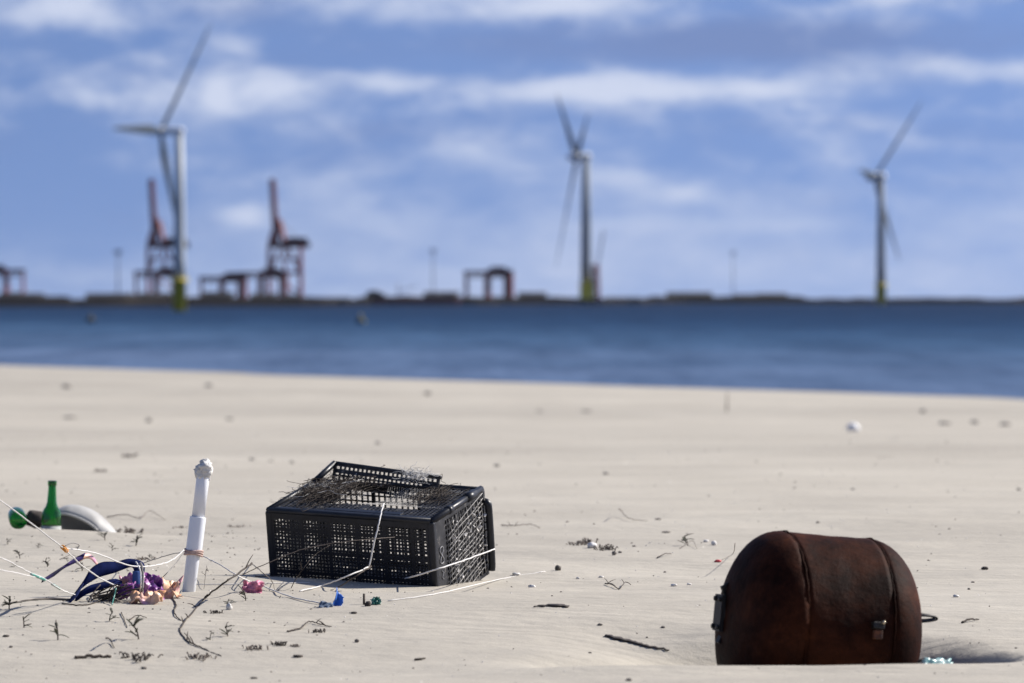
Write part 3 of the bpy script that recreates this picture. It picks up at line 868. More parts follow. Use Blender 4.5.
def cord(name, pts, r, mt, label, cat='cord', group='white cords strung over the sand', n=8, sides=6):
    m = MB(); P = wind(pts, n)
    P = [q + Vector((random.gauss(0, r * .25), random.gauss(0, r * .25), random.gauss(0, r * .25))) for q in P]
    m.tube(P, r, sides)
    o = m.build(name, mt); tag(o, label, cat, group); return o
CR = .0023
GP = G
# cord from the open top down the front of the crate
cord('cord', [cw(-.25, .12, .004), at(383.5, 504, 13.3), at(380, 518, 13.18), at(374.5, 542, 13.15), at(369, 567, 13.15)], .0026, M['rope'], 'white cord hanging from the broken top down the front of the crate')
cord('cord', [at(368, 567, 13.18), at(345, 577, 13.05), GP(322, 587, .004), GP(300, 592, .003)], .0024, M['rope'], 'white cord running left from the crate front down onto the sand')
cord('cord', [GP(398, 582, .004), at(432, 571, 13.0), at(462, 561, 13.2), at(492, 550, 13.55), at(494, 549, 13.8)], .0025, M['rope'], 'white cord crossing the lower right corner of the crate')
cord('cord', [GP(388, 602, .003), GP(440, 594, .003), GP(500, 580, .003), GP(545, 572, .002)], .0017, M['rope'], 'thin white line lying on the sand right of the crate')
# cord to the pole from the left edge and beyond
POLE_Y = 12.9
cord('cord', [at(-60, 460, 11.6), at(0, 500, 11.8), at(32, 524, 11.9), at(63, 548, 12.0), at(84, 567, 12.15), at(112, 584, 12.35), GP(150, 597, .012)], CR, M['rope'], 'taut white cord running down from the left edge through an orange tie', n=5)
cord('cord', [at(64, 548, 12.0), at(95, 553, 12.2), at(128, 565, 12.4), at(150, 566, 12.55), at(170, 561, 12.75), at(184, 550, 12.85)], CR, M['rope'], 'slack white cord sagging from the orange tie to the white pipe')
cord('cord', [at(-50, 535, 11.4), at(0, 557, 11.6), at(25, 570, 11.75), at(45, 579, 11.9), at(62, 590, 12.0), GP(82, 599, .006)], CR * .9, M['rope'], 'white cord with a green winding running down from the left edge to the navy strap')
cord('cord', [at(-60, 562, 11.3), at(0, 570, 11.5), at(25, 575, 11.7), at(42, 579, 11.9)], CR * .7, M['rope'], 'thin white cord lowest at the left edge, joining the green wound cord')
m = MB(); m.tube(wind([at(31, 574, 11.79), at(38, 577, 11.84), at(45, 580, 11.9)], 4), .0042, 6); m.tube(wind([at(52, 584, 11.94), at(60, 589, 11.99)], 4), .0040, 6)
tag(m.build('cord_winding', M['teal']), 'dark green winding on the white cord near the left edge', 'cord')
m = MB()
for k in range(4):
    c_ = at(62.5 + k * 1.3, 547 + k * 1.2, 12.0)
    m.tube([c_ + Vector((.0055 * math.cos(a), .0055 * math.sin(a) * .6, .0055 * math.sin(a))) for a in [q * .785 for q in range(9)]], .0022, 5)
tag(m.build('cord_tie', M['orange']), 'small orange tie where two white cords cross', 'tie')
m = MB(); m.tube(wind([at(65, 546, 12.0), at(72, 543, 12.03), at(79, 545, 12.06), at(77, 549, 12.06)], 5), .0018, 5)
tag(m.build('cord', M['ropegrey']), 'short grey loop of cord beside the orange tie', 'cord')
cord('cord', [at(203, 556, 12.88), at(222, 566, 12.7), at(240, 577, 12.6), GP(262, 589, .01), GP(290, 598, .004), GP(328, 606, .003)], CR, M['rope'], 'white cord running from the pipe down to the blue scrap')
cord('cord', [GP(196, 586, .004), GP(240, 586, .004), GP(262, 585, .003), GP(310, 584, .003)], CR * .7, M['rope'], 'thin white line flat on the sand between pipe and crate')
cord('cord', [at(184, 552, 12.86), at(176, 563, 12.8), at(164, 576, 12.7), GP(158, 583, .01)], .0016, M['ropegrey'], 'thin dark cord falling left from the pipe ring', group='dark thin cords')
cord('cord', [at(186, 551, 12.95), at(165, 556, 13.1), at(143, 563, 13.2), GP(120, 572, .01)], .0015, M['ropegrey'], 'thin dark cord running back from the pipe ring', group='dark thin cords')

# ------------------------------------------------------------------ white pipe
pb_, pt_ = GP(188, 597), at(203.5, 474, POLE_Y + .02)
pb_ = at(188, 597, POLE_Y); pb_.z = min(pb_.z, hz(pb_.x, pb_.y))
dirp = (pt_ - pb_).normalized(); ax = dirp.to_track_quat('Z', 'Y'); Lp = (pt_ - pb_).length
pole = empty('plastic_pipe', pb_); pole.rotation_mode = 'QUATERNION'; pole.rotation_quaternion = ax
tag(pole, 'white plastic pipe with a sleeve, leaning upright out of the sand', 'pipe')
m = MB(); m.lathe([(.0225, -.15), (.0225, Lp * .38), (.0222, Lp * .40)], 28); m.build('lower_tube', M['pvc'], pole)
m = MB(); m.lathe([(.0229, Lp * .375), (.0272, Lp * .377), (.0274, Lp * .385), (.0274, Lp * .645), (.0270, Lp * .650), (.0225, Lp * .652)], 28); m.build('sleeve', M['pvc'], pole)
m = MB(); m.lathe([(.0218, Lp * .645), (.0218, Lp * .985), (.0205, Lp * .99), (.0185, Lp * .99), (.0185, Lp * .9)], 28); m.build('upper_tube', M['pvc'], pole)
m = MB()
for k in range(3):
    m.tube([(math.cos(a) * .0300, math.sin(a) * .0300, Lp * .375 - k * .006 + .003 * math.sin(a * 2 + k)) for a in [q * math.pi / 10 for q in range(21)]], .0038, 6, False)
tag(m.build('rope_ring', M['pinkrope'], None), 'pinkish rope wound round the white pipe below its sleeve', 'rope')
bpy.data.objects['rope_ring'].matrix_world = Matrix.Translation(pb_) @ ax.to_matrix().to_4x4()
# crumpled white foam on top
def lump(rad, seed, rough=.35, sub=3, sc=2.2, squash=(1, 1, 1)):
    bm = bmesh.new(); bmesh.ops.create_icosphere(bm, subdivisions=sub, radius=1)
    vs = []
    for v in bm.verts:
        d = v.co.normalized()
        q = 1 + rough * mnoise.fractal(d * sc + Vector((seed * 7.1, seed * 3.3, seed)), .9, 2.1, 4)
        vs.append(Vector((d.x * squash[0], d.y * squash[1], d.z * squash[2])) * rad * q)
    fs = [tuple(v.index for v in f.verts) for f in bm.faces]; bm.free()
    return vs, fs
m = MB()
for (ox, oy, oz, r_, s_) in ((.001, 0, .012, .027, 1), (-.009, 0, .028, .023, 2), (.016, .004, .018, .022, 3), (.006, -.004, .040, .018, 4), (.017, 0, .003, .019, 6), (-.012, -.006, .012, .018, 7)):
    v_, f_ = lump(r_, s_, .5, 3, 2.4)
    m.add([v + Vector((ox, oy, Lp * .985 + oz)) for v in v_], f_, True)
o = m.build('foam_plug', M['foam']); o.matrix_world = Matrix.Translation(pb_) @ ax.to_matrix().to_4x4()
tag(o, 'crumpled white foam plug stuck on the top of the pipe', 'foam')

# ------------------------------------------------------------------ rusty tank
psi, tau = R(15), R(5.6)
ta = Vector((math.cos(psi) * math.cos(tau), math.sin(psi) * math.cos(tau), -math.sin(tau)))
TC = Vector((.884, 11.10, .036)); TR = .283
zx = ta; yx = zx.cross(Vector((0, 0, 1))).normalized(); xx = yx.cross(zx)      # local z = axis, x up-ish
Mt = Matrix((xx, yx, zx)).transposed()
tank = empty('steel_tank'); tank.matrix_world = Matrix.Translation(TC) @ Mt.to_4x4()
tag(tank, 'rusty brown steel tank with domed ends lying in a hollow of the sand', 'tank')
hl = .130; cd_ = .148
def dome(sgn, n=14):
    out = []
    for k in range(n + 1):
        a = k / n * math.pi / 2
        out.append((max(TR * math.cos(a) ** .80 if k < n else 0.0006, .0006), sgn * (hl + cd_ * math.sin(a))))
    return out
def dent(mb, seed):
    nv = []
    for v in mb.v:
        p = Vector(v); q = mnoise.noise(p * 6 + Vector((seed, 0, 0))) * .005 + mnoise.noise(p * 17) * .0016
        r_ = Vector((p.x, p.y, 0))
        if r_.length > 1e-5: p += r_.normalized() * q
        nv.append(tuple(p))
    mb.v = nv
m = MB(); m.lathe([(TR, -hl + .004)] + [(TR * (1 + .0012 * math.sin(k)), -hl + .004 + (2 * hl - .008) * k / 20) for k in range(1, 20)] + [(TR, hl - .004)], 96); dent(m, 0); m.build('shell', M['rust'], tank)
m = MB(); m.lathe(dome(1), 96); dent(m, 3); m.build('end_cap', M['rust'], tank)
m = MB(); m.lathe(dome(-1), 96); dent(m, 6); m.build('end_cap', M['rust'], tank)
for s_ in (-1, 1):
    m = MB(); pts = []
    for k in range(97):
        a = 2 * math.pi * k / 96
        rr_ = TR + .0006 + mnoise.noise(Vector((math.cos(a) * 6, math.sin(a) * 6, 0))) * .003
        pts.append((rr_ * math.cos(a), rr_ * math.sin(a), s_ * hl + .0012 * math.sin(k * 2.1)))
    m.tube(pts, .0024, 6, False); m.build('weld_seam', M['rust'], tank)
# flange at the left end
e0 = -hl - cd_ + .014
fo = Vector((.030, -.06, -.010))
m = MB(); m.lathe([(.036, e0 + .09), (.036, e0 - .004)], 20, None, fo); m.box(fo + Vector((0, 0, e0 - .010)), (.105, .065, .011))
for a in (-.040, .040):
    for c_ in (-.022, .022): m.lathe([(.007, e0 - .015), (.007, e0 - .022)], 6, origin=fo + Vector((a, c_, 0)))
m.box(fo + Vector((.066, .0, e0 + .012)), (.04, .014, .034), Matrix.Rotation(.5, 3, 'Y')); m.tube([fo + Vector(q) for q in ((.052, 0, e0 + .004), (.076, .004, e0 - .008), (.086, .006, e0 + .006), (.078, 0, e0 + .03))], .005, 5)
m.box(fo + Vector((-.068, .0, e0 + .014)), (.05, .03, .03), Matrix.Rotation(-.4, 3, 'Y'))
m.build('flange', M['rustdark'], tank)
# wire handle at the right end
e1 = hl + cd_
m = MB()
for dy in (-.012, .012):
    m.tube(wind([(.070, dy * 2 + .03, e1 - .03), (.076, dy * 2.2 + .03, e1 + .02), (.074, dy * 1.2 + .03, e1 + .062), (.066, dy + .03, e1 + .066), (.058, dy * 2 + .03, e1 + .02), (.054, dy * 2 + .03, e1 - .03)], 4), .0036, 6)
m.build('handle', M['rustdark'], tank)
# valve on the front near the right seam
fd = Vector((-.45, -.89, 0)).normalized()     # outward on the front face, a bit below the middle
fd = Vector((.17, 1, 0)).normalized()
vp = fd * TR + Vector((0, 0, hl - .055))
up_ = Vector((1, 0, 0)); sd = Vector((0, 0, 1)); rot = Matrix((sd, fd, sd.cross(fd))).transposed()
m = MB(); m.box(vp + fd * .008, (.034, .022, .020), rot); m.build('valve', M['rustdark'], tank, .003)
m = MB(); m.box(vp + fd * .010 + up_ * -.026, (.026, .018, .026), rot); m.build('valve_cap', M['rustorange'], tank, .003)
m = MB(); m.lathe([(.0055, 0), (.0055, .012), (.003, .015)], 10, fd.to_track_quat('Z', 'Y').to_matrix(), vp + fd * .018 + up_ * .008 + sd * .009); m.build('valve_stud', M['brass'], tank)

# film scrap in the hollow right of the tank
def sheet(name, cen, u, v, nu, nv, amp, seed, mt, label, cat, thick=.0015, sc=9, group=None, ragged=.25, fold=0):
    m = MB(); vs = []; u, v, cen = Vector(u), Vector(v), Vector(cen); n = u.cross(v).normalized()
    for j in range(nv + 1):
        for i_ in range(nu + 1):
            a, b_ = i_ / nu - .5, j / nv - .5
            edge = 1 + ragged * mnoise.noise(Vector((a * 7 + seed, b_ * 7, 2)))
            p = cen + u * a * edge * 2 + v * b_ * edge * 2
            p += n * amp * (mnoise.fractal(Vector((a * 3.2 + seed, b_ * 3.2, seed * 1.7)), .8, 2.2, 4)) + n * fold * (abs(a) * 2 - .5)
            p += u * .16 * mnoise.noise(Vector((a * 5, b_ * 5 + seed, 9))) + v * .16 * mnoise.noise(Vector((a * 5 + 4, b_ * 5 + seed, 3)))
            vs.append(p)
    fs = [(j * (nu + 1) + i_, j * (nu + 1) + i_ + 1, (j + 1) * (nu + 1) + i_ + 1, (j + 1) * (nu + 1) + i_) for j in range(nv) for i_ in range(nu)]
    m.add(vs, fs, True)
    o = m.build(name, mt, solid=thick); tag(o, label, cat, group); return o
sheet('film_scrap', at(938, 663, 10.74), (.042, .02, 0), (0, .016, .012), 14, 8, .014, 2, M['paleteal'], 'pale teal and white plastic film in the hollow beside the tank', 'plastic scrap')
m = MB(); m.tube(wind([at(917, 663, 10.76), at(922, 660, 10.76), at(928, 661, 10.78)], 4), .004, 5); tag(m.build('twig', M['twig']), 'short dark twig beside the pale teal film', 'twig')

# ------------------------------------------------------------------ bottles and the grey-white plastic hull
BD = 16.35
p = at(50.5, 527, BD)
def bottle(name, loc, rot, label, sc=1.0, paper=True):
    root = empty(name, loc, rot); tag(root, label, 'bottle', 'green glass bottles on the sand')
    R0 = .041 * sc
    outer = [(.0004, -.10), (R0 * .9, -.10), (R0, -.094), (R0, .07), (R0 * .97, .082), (R0 * .86, .097), (R0 * .62, .113), (R0 * .50, .13), (R0 * .45, .16), (R0 * .40, .198), (R0 * .39, .203)]
    inner = [(max(r_ - .003, .0003), z if z > -.09 else -.095) for r_, z in reversed(outer)]
    m = MB(); m.lathe(outer + inner, 40); m.build('body', M['glass'], root)
    m = MB(); m.lathe([(R0 * .40, .200), (R0 * .47, .201), (R0 * .47, .219), (R0 * .42, .222), (R0 * .30, .222), (R0 * .30, .2)], 32); m.build('lip', M['glass'], root)
    if paper:
        m = MB(); m.lathe([(R0 + .0008, -.04), (R0 + .0008, .030)], 40); m.v = m.v; m.f = [f for f in m.f if len(f) == 4]; m.sm = m.sm[:len(m.f)]
        m.build('paper_label', M['label'], root, solid=.0006)
    return root
top = at(51, 480.5, BD); 
bottle('glass_bottle', (top.x, BD, top.z - .2225), (0, R(1.5), 0), 'green glass bottle standing upright in the sand, neck up, beside the curved plastic piece')
q = at(13, 521, 16.30)
bottle('glass_bottle', (q.x - .0, 16.44, q.z + .006), (R(-86), R(0), R(10)), 'green glass bottle lying with its round base toward the camera at the left edge', .92, False)
# dark lump added in place of the shadow left of the bottle
v_, f_ = lump(.05, 12, .3, 3, 1.6, (1.1, .8, .75)); m = MB(); q = at(36, 519, 16.5); m.add([v + q for v in v_], f_, True)
tag(m.build('shadow_lump', M['kelp']), 'dark lump standing in for the shadow between the two green bottles', 'seaweed')

# curved grey-white piece of plastic: a half-buried shell, open toward us under its front lip
HD = 16.50
ridge = [(56, 511), (66, 506), (76, 505.5), (88, 508.5), (98, 514), (108, 523), (117, 535)]
front = [(57, 514), (67, 514.5), (78, 518), (88, 523), (96, 529), (104, 537), (117, 541)]
T = wind([at(x, y, HD + .16 - .02 * i_) for i_, (x, y) in enumerate(ridge)], 5)
Fr = wind([at(x, y, HD - .04 - .005 * i_) for i_, (x, y) in enumerate(front)], 5)
nT = len(T); vs = []; rows = 14
for j_ in range(rows + 1):
    s_ = j_ / rows
    for i_ in range(nT):
        back = T[i_] + Vector((.01, .30, 0)); back.z = hz(back.x, back.y) - .03
        a, b_, c_ = back, T[i_], Fr[i_]
        ctrl = b_ * 2 - (a + c_) * .5
        pz = a * (1 - s_) ** 2 + ctrl * 2 * s_ * (1 - s_) + c_ * s_ * s_
        top_z = b_.z
        pz.z = min(pz.z, top_z)
        vs.append(pz)
m = MB()
m.add(vs, [(j_ * nT + i_, j_ * nT + i_ + 1, (j_ + 1) * nT + i_ + 1, (j_ + 1) * nT + i_) for j_ in range(rows) for i_ in range(nT - 1)], True)
o = m.build('plastic_shell', M['hull'], solid=.006); tag(o, 'curved grey white piece of plastic rising from the sand behind the upright green bottle', 'plastic scrap')
m = MB(); m.tube(Fr[:int(nT * .72)], .006, 8); m.build('rolled_lip', M['hull'], o)

# ------------------------------------------------------------------ navy strap, foils and scraps near the pipe
def Rb(name, pts, half, mt, label, cat, th=.003, par=None, n=6, group=None):
    P = wind(pts, n); H_ = wind([Vector(h) for h in half], n)
    m = MB(); m.ribbon(P, H_, th); o = m.build(name, mt, par)
    if label: tag(o, label, cat, group)
    return o
D0 = 12.45
strap = Rb('webbing_strap', [GP(70, 603, .0), at(77, 591, D0 + .03), at(87, 578, D0 + .06), at(100, 570, D0 + .09), at(116, 567, D0 + .11), at(130, 563, D0 + .12), at(139, 567, D0 + .06), at(138, 580, D0), at(136, 592, D0 - .01)],
   [(.020, .02, .020), (.020, .018, .024), (.010, .018, .028), (.004, .018, .024), (0, .02, .016), (.0, .02, .012), (.016, .014, .008), (.014, .008, -.004), (.012, .006, -.006)], M['navy'], 'wide navy webbing strap arched over the sand left of the white pipe', 'strap')
Rb('inner_fold', [at(137, 571, D0 - .02), at(137, 581, D0 - .03), at(136, 592, D0 - .04)], [(.014, .002, 0), (.015, .002, -.002), (.010, .002, -.002)], M['bluefab'], None, None, par=strap, th=.002)
Rb('webbing_strap', [GP(76, 601, .01), at(88, 590, D0 - .04), at(101, 586, D0 - .05), at(114, 582, D0 - .04), at(122, 583, D0 - .03)], [(.004, .02, .014), (.003, .02, .012), (0, .02, .010), (0, .018, .008), (0, .01, .004)], M['navy'], 'lower navy strap end lying inside the arched strap', 'strap', th=.003)
cord('cord', [at(141, 563, D0 - .05), at(143, 578, D0 - .06), at(142, 590, D0 - .07), GP(142, 601, .004)], .0042, M['ropegrey'], 'grey doubled cord hanging over the strap beside the foil', group='grey cords by the strap')
cord('cord', [at(136, 562, D0 - .03), at(140, 570, D0 - .08), at(140.5, 585, D0 - .09), GP(139.5, 601, .004)], .0022, M['rope'], 'thin white cord hanging beside the doubled grey cord', group='grey cords by the strap')
sheet('foil_scrap', at(130, 588, D0 - .03), (.040, .0, .004), (0, .022, .035), 14, 11, .03, 5, M['foil'], 'crumpled purple and orange foil under the blue end of the strap', 'foil', sc=9)
sheet('foil_scrap', at(152, 587, D0 + .05), (.034, .01, -.006), (-.006, .02, .044), 14, 11, .03, 8, M['foil'], 'crumpled purple and pink foil between strap and pipe', 'foil')
sheet('foil_scrap', at(167, 590, D0 + .12), (.045, .01, .0), (0, .03, .03), 13, 9, .04, 11, M['foilp'], 'peach coloured crumpled foil touching the foot of the pipe', 'foil')
sheet('foil_scrap', at(146, 597, D0 - .12), (.050, .0, .0), (0, .03, .010), 16, 10, .03, 17, M['foilp'], 'flat peach and pink foil lying lowest under the purple pieces', 'foil')
Rb('plastic_strip', [at(42, 581, 11.9), at(54, 574, 11.98), at(64, 567, 12.05), at(74, 561, 12.1), at(84, 556, 12.16)], [(.001, .004, .005), (.002, .006, .008), (.002, .005, .006), (.002, .005, .009), (.003, .006, .010)], M['purple'], 'dark purple plastic strip hanging from the left cord', 'plastic scrap', th=.002)
Rb('plastic_strip', [at(80, 559, 12.16), at(86, 556, 12.18), at(92, 558, 12.2), at(97, 564, 12.22)], [(.003, .006, .010), (.003, .006, .009), (.003, .006, .004), (.002, .005, .002)], M['foilp'], 'curled pink and peach strip at the upper end of the purple strip', 'plastic scrap', th=.002)
random.seed(77)
# bundle of stalks and threads inside the strap
m = MB()
for k in range(34):
    x0 = random.uniform(88, 112); x1 = x0 + random.uniform(10, 34)
    a = GP(x0, random.uniform(597, 604), .004); b_ = at(x1, random.uniform(583, 600), D0 - random.uniform(.02, .12)); 
    b_.z = max(b_.z, hz(b_.x, b_.y) + .004)
    mid_ = a.lerp(b_, .5) + Vector((0, 0, random.uniform(0, .012)))
    m.tube(wind([a, mid_, b_], 3), random.uniform(.0010, .0026), 4)
tag(m.build('stalk_bundle', M['twig']), 'dark bundle of dry stalks lying inside the navy strap', 'dry stalks')
m = MB(); m.tube(wind([GP(112, 606, .004), at(114, 597, 12.3), at(116, 588, 12.32)], 4), .0022, 5); tag(m.build('plastic_strip', M['teal']), 'thin green plastic strip sticking out below the strap', 'plastic scrap')
# dark stalk on the sand below the strap

cord('cord', [GP(62, 605, .003), GP(85, 606, .003), GP(108, 600, .004)], .0022, M['twig'], 'dark stalk along the sand below the strap', group='dark thin cords')
# scraps
sheet('rubber_scrap', at(252, 588, GP(252, 593).y), (.032, .004, -.006), (.006, .01, .022), 14, 12, .03, 21, M['pink'], 'small pink rubber scrap on the cord between pipe and crate', 'plastic scrap')
sheet('plastic_cup', at(337, 602, GP(337, 606).y), (.012, .004, -.012), (.008, .006, .030), 12, 12, .01, 31, M['blueplastic'], 'bright blue plastic scrap in front of the crate', 'plastic scrap', fold=.02)
sheet('plastic_flap', at(326, 606, GP(326, 608).y), (.020, .006, -.004), (.002, .010, .010), 10, 8, .008, 33, mat('dull_blue_plastic', (.05, .09, .16), .6), 'dull dark blue flap lying left of the bright blue scrap', 'plastic scrap')
sheet('netting_scrap', at(376, 601, GP(376, 605).y), (.014, .004, .002), (0, .008, .014), 12, 10, .03, 41, M['teal'], 'small teal and white plastic scrap right of the blue one', 'plastic scrap')
m = MB(); v_, f_ = lump(.011, 5, .5, 2, 2); q = GP(368, 606, .004); m.add([v + q for v in v_], f_, True); m.tube([GP(364, 605, .0), at(364, 594, GP(364, 604).y)], .004, 5)
tag(m.build('burnt_stub', M['twig']), 'black stub standing beside the teal scrap', 'twig')
# dry white ball of fluff at right middle distance
def rock(name, x, y, w, h, mt, label, cat, group, seed, rough=.35):
    g = GP(x, y + h * .45); d = g.y; r_ = px(w, d) / 2
    v_, f_ = lump(1, seed, rough, 2, 1.5)
    m = MB(); hh = px(h, d)
    m.add([Vector((v.x * r_, v.y * r_ * .9, v.z * hh * .55)) + g + Vector((0, 0, hh * .35)) for v in v_], f_, True)
    o = m.build(name, mt); tag(o, label, cat, group); return o
rock('plastic_lump', 853, 427, 13, 9, M['whitep'], 'white plastic lump far back on the sand at right', 'litter', None, 3, .25)

# ------------------------------------------------------------------ twigs, stems and roots
def stick(pts, r, label, mt='twig', branches=0, seed=0, cat='twig', group='twigs and stems on the sand', name='twig', taper=.5):
    if pts[0].y > 11.9 and name == 'twig' and pts[0].z < .12: r *= .68
    random.seed(seed + 100)
    P = wind(pts, 6); n = len(P)
    m = MB(); m.tube([q + Vector((random.gauss(0, r * .3), 0, random.gauss(0, r * .3))) for q in P], [r * (1 - (1 - taper) * k / (n - 1)) for k in range(n)], 6)
    for k in range(branches):
        q = P[random.randint(1, n - 2)]
        d = Vector((random.uniform(-1, 1), random.uniform(-.6, .6), random.uniform(.2, 1))).normalized() * r * random.uniform(7, 16)
        m.tube([q, q + d * .5 + Vector((0, 0, r)), q + d], [r * .6, r * .5, r * .25], 5)
    o = m.build(name, M[mt]); tag(o, label, cat, group); return o
stick([at(252, 563, 12.55), at(238, 574, 12.3), at(220, 586, 12.2), GP(207, 598, .004), GP(192, 614, .002), GP(182, 626, .002), GP(180, 633, .002), GP(189, 643, .002), GP(205, 650, .001), GP(222, 657, .0)], .0034, 'long dark root curving from the crate to the foreground below the pipe', branches=9, seed=1)
stick([GP(172, 598, .004), GP(176, 606, .003), GP(174, 613, .003), GP(179, 620, .002), GP(184, 622, .0)], .0040, 'short thick dark root joining the long root below the pipe', seed=2)
stick([GP(240, 577, .004), at(268, 563, 13.1), at(300, 550, 13.05), at(335, 543, 13.05), at(372, 539, 13.1), at(395, 537, 13.2)], .0026, 'thin grey stem arching across the front of the crate', 'twigpale', seed=3)
stick([GP(291, 589, .003), at(300, 573, 13.0), at(315, 555, 13.05), at(330, 545, 13.1)], .0022, 'thin dark stem leaning on the lower front of the crate', seed=4)
stick([at(371, 566, 13.18), at(355, 577, 13.05), GP(338, 588, .003), GP(331, 591, .002)], .0042, 'thick dark twig propped against the crate front under the hanging cord', seed=5)
stick([GP(252, 567, .01), at(262, 572, 12.9), GP(272, 583, .006), GP(275, 592, .004)], .0026, 'short grey twig left of the crate above the pink scrap', 'twigpale', seed=6)
stick([GP(255, 578, .004), GP(280, 578, .008), GP(294, 575, .02), at(303, 569, 13.0)], .0030, 'dark forked twig at the lower left corner of the crate', branches=4, seed=7)
stick([GP(287, 633, .003), GP(300, 630, .004), GP(309, 624, .007), GP(320, 626, .004), GP(331, 628, .003)], .0026, 'dark branching twig in the foreground below the blue scrap', branches=3, seed=8)
stick([GP(75, 659, .003), GP(90, 659, .005), GP(110, 658.5, .003)], .0052, 'straight brown stick lying in the left foreground', 'twig', seed=9, taper=.8)
stick([GP(121, 614, .004), GP(124, 620, .003), GP(127, 629, .002)], .0018, 'thin straight twig standing near the foil', seed=10)
stick([at(106, 638, 11.05), GP(110, 643, .01), GP(114, 649, .003)], .0026, 'short slanted twig in the left foreground above the seaweed', seed=11)
stick([GP(107, 518, .004), GP(125, 519, .02), GP(140, 520, .01), GP(150, 516, .025), GP(165, 521, .004)], .0036, 'wavy grey twig right of the curved plastic piece', 'twigpale', seed=12)
stick([GP(501, 526, .004), GP(515, 528, .01), GP(530, 527, .012), GP(540, 529, .004)], .0036, 'grey brown twig right of the crate, level with its middle', 'twigpale', branches=2, seed=13)
stick([at(619, 509, 17.6), GP(621, 517, .03), GP(629, 521, .012), GP(647, 522, .004)], .0036, 'pale hooked stem on the sand behind the row of shells', 'twigpale', seed=14)
stick([GP(605, 585, .004), GP(612, 587, .01), GP(619, 590, .004), GP(625, 586, .012), GP(631, 586, .004)], .0034, 'dark crooked twig between the crate and the tank', branches=4, seed=15)
stick([at(735, 543, 14.0), at(734, 552, 14.1), GP(730, 558, .008), GP(722, 561, .004)], .0020, 'thin dry stem rising above the red bit left of the tank', 'twigpale', seed=16)
stick([GP(962, 624, .002), GP(970, 622, .008), GP(978, 621, .004)], .0040, 'small dark twig right of the tank above the hollow', seed=17)
stick([GP(415, 661, .003), GP(425, 660.5, .004)], .0044, 'short stick in the foreground below the crate', 'twig', seed=18)
stick([GP(129, 621, .002), GP(138, 618, .006), GP(147, 619.5, .003)], .0020, 'thin dark twig lying left of the long root', seed=19)
stick([GP(727, 412, .0), at(727, 392, GP(727, 412).y)], .016, 'thin weathered stake standing near the water at right', 'twigpale', seed=20, cat='stake', group=None, name='stake')
stick([GP(657, 559, .002), GP(664, 557, .012), GP(671, 555, .004)], .0040, 'short dark twig in the open sand left of the red bit', seed=21)
stick([GP(680, 549, .002), GP(692, 545, .016), GP(697, 550, .004)], .0022, 'bent dry stalk under the dry weed left of the tank', 'twigpale', seed=22)
stick([GP(60, 560, .002), GP(72, 558, .012), GP(82, 562, .004)], .0020, 'thin dark twig below the upright bottle', seed=23)
stick([at(208, 571, 12.7), GP(206, 580, .03), GP(204, 590, .004)], .0022, 'thin dark stem standing just right of the pipe', branches=4, seed=24)
# flat dark strands
def strand(pix, widths, label):
    P2 = wind([Vector((a, b_, w)) for (a, b_), w in zip(pix, widths)], 6)
    P = [GP(q.x, q.y, .004) for q in P2]
    m = MB(); m.ribbon(P, [Vector((.002, max(.002, q.z), .001)) for q in P2], .003)
    tag(m.build('seaweed_and_shadow_strand', M['kelp']), label, 'seaweed')
strand([(605, 637), (618, 640), (635, 644), (652, 649), (669, 652)], [.010, .022, .014, .007, .002], 'long tapering dark blade of seaweed on the slope left of the tank')
strand([(2, 606), (25, 602), (48, 600), (72, 601)], [.004, .010, .014, .010], 'long dark flat strand standing in for the shadow running left from the navy strap')  # dark strip laid where only the strap's shadow falls
strand([(534, 608), (545, 607), (558, 606.5), (569, 608)], [.004, .010, .024, .01], 'flat dark strand of seaweed in front of the crate to its right')
m = MB(); v_, f_ = lump(.012, 41, .3, 2, 2, (1.3, .8, .5)); q = GP(718, 562, .003); m.add([v + q for v in v_], f_, True)
tag(m.build('plastic_bit', M['redp']), 'small red plastic bit on the sand left of the tank', 'litter')

# ------------------------------------------------------------------ seedlings
def seedling(x, y, hpx, label, seed, leaves=6, mt='weed', spread=1.0, group='small dark weeds growing in the sand'):
    random.seed(seed)
    g = GP(x, y); h = px(hpx, g.y); d = g.y
    root = empty('weed', g); tag(root, label, 'weed', group)
    m = MB(); top_ = Vector((random.uniform(-.3, .3) * h, 0, h * .7))
    st = [Vector((0, 0, -.01)), Vector((top_.x * .3, 0, h * .35)), top_]
    m.tube(wind(st, 3), [h * .04] * 7, 5)
    lf = MB()
    for k in range(leaves):
        q = random.uniform(.3, 1); b_ = st[0].lerp(st[2], q)
        an = random.uniform(0, 6.28)
        dv = Vector((math.cos(an) * spread, math.sin(an) * spread * .8, random.uniform(.15, 1.0)))
        lf.leaf(b_, dv, (0, 0, 1), h * random.uniform(.4, .8), h * random.uniform(.035, .085), random.uniform(0, .5))
        if random.random() < .5:
            e_ = b_ + dv.normalized() * h * .5
            m.tube([b_, e_], [h * .04, h * .025], 4)
    m.build('stem', M['twig'], root); lf.build('leaf', M[mt], root, solid=.0012)
    return root
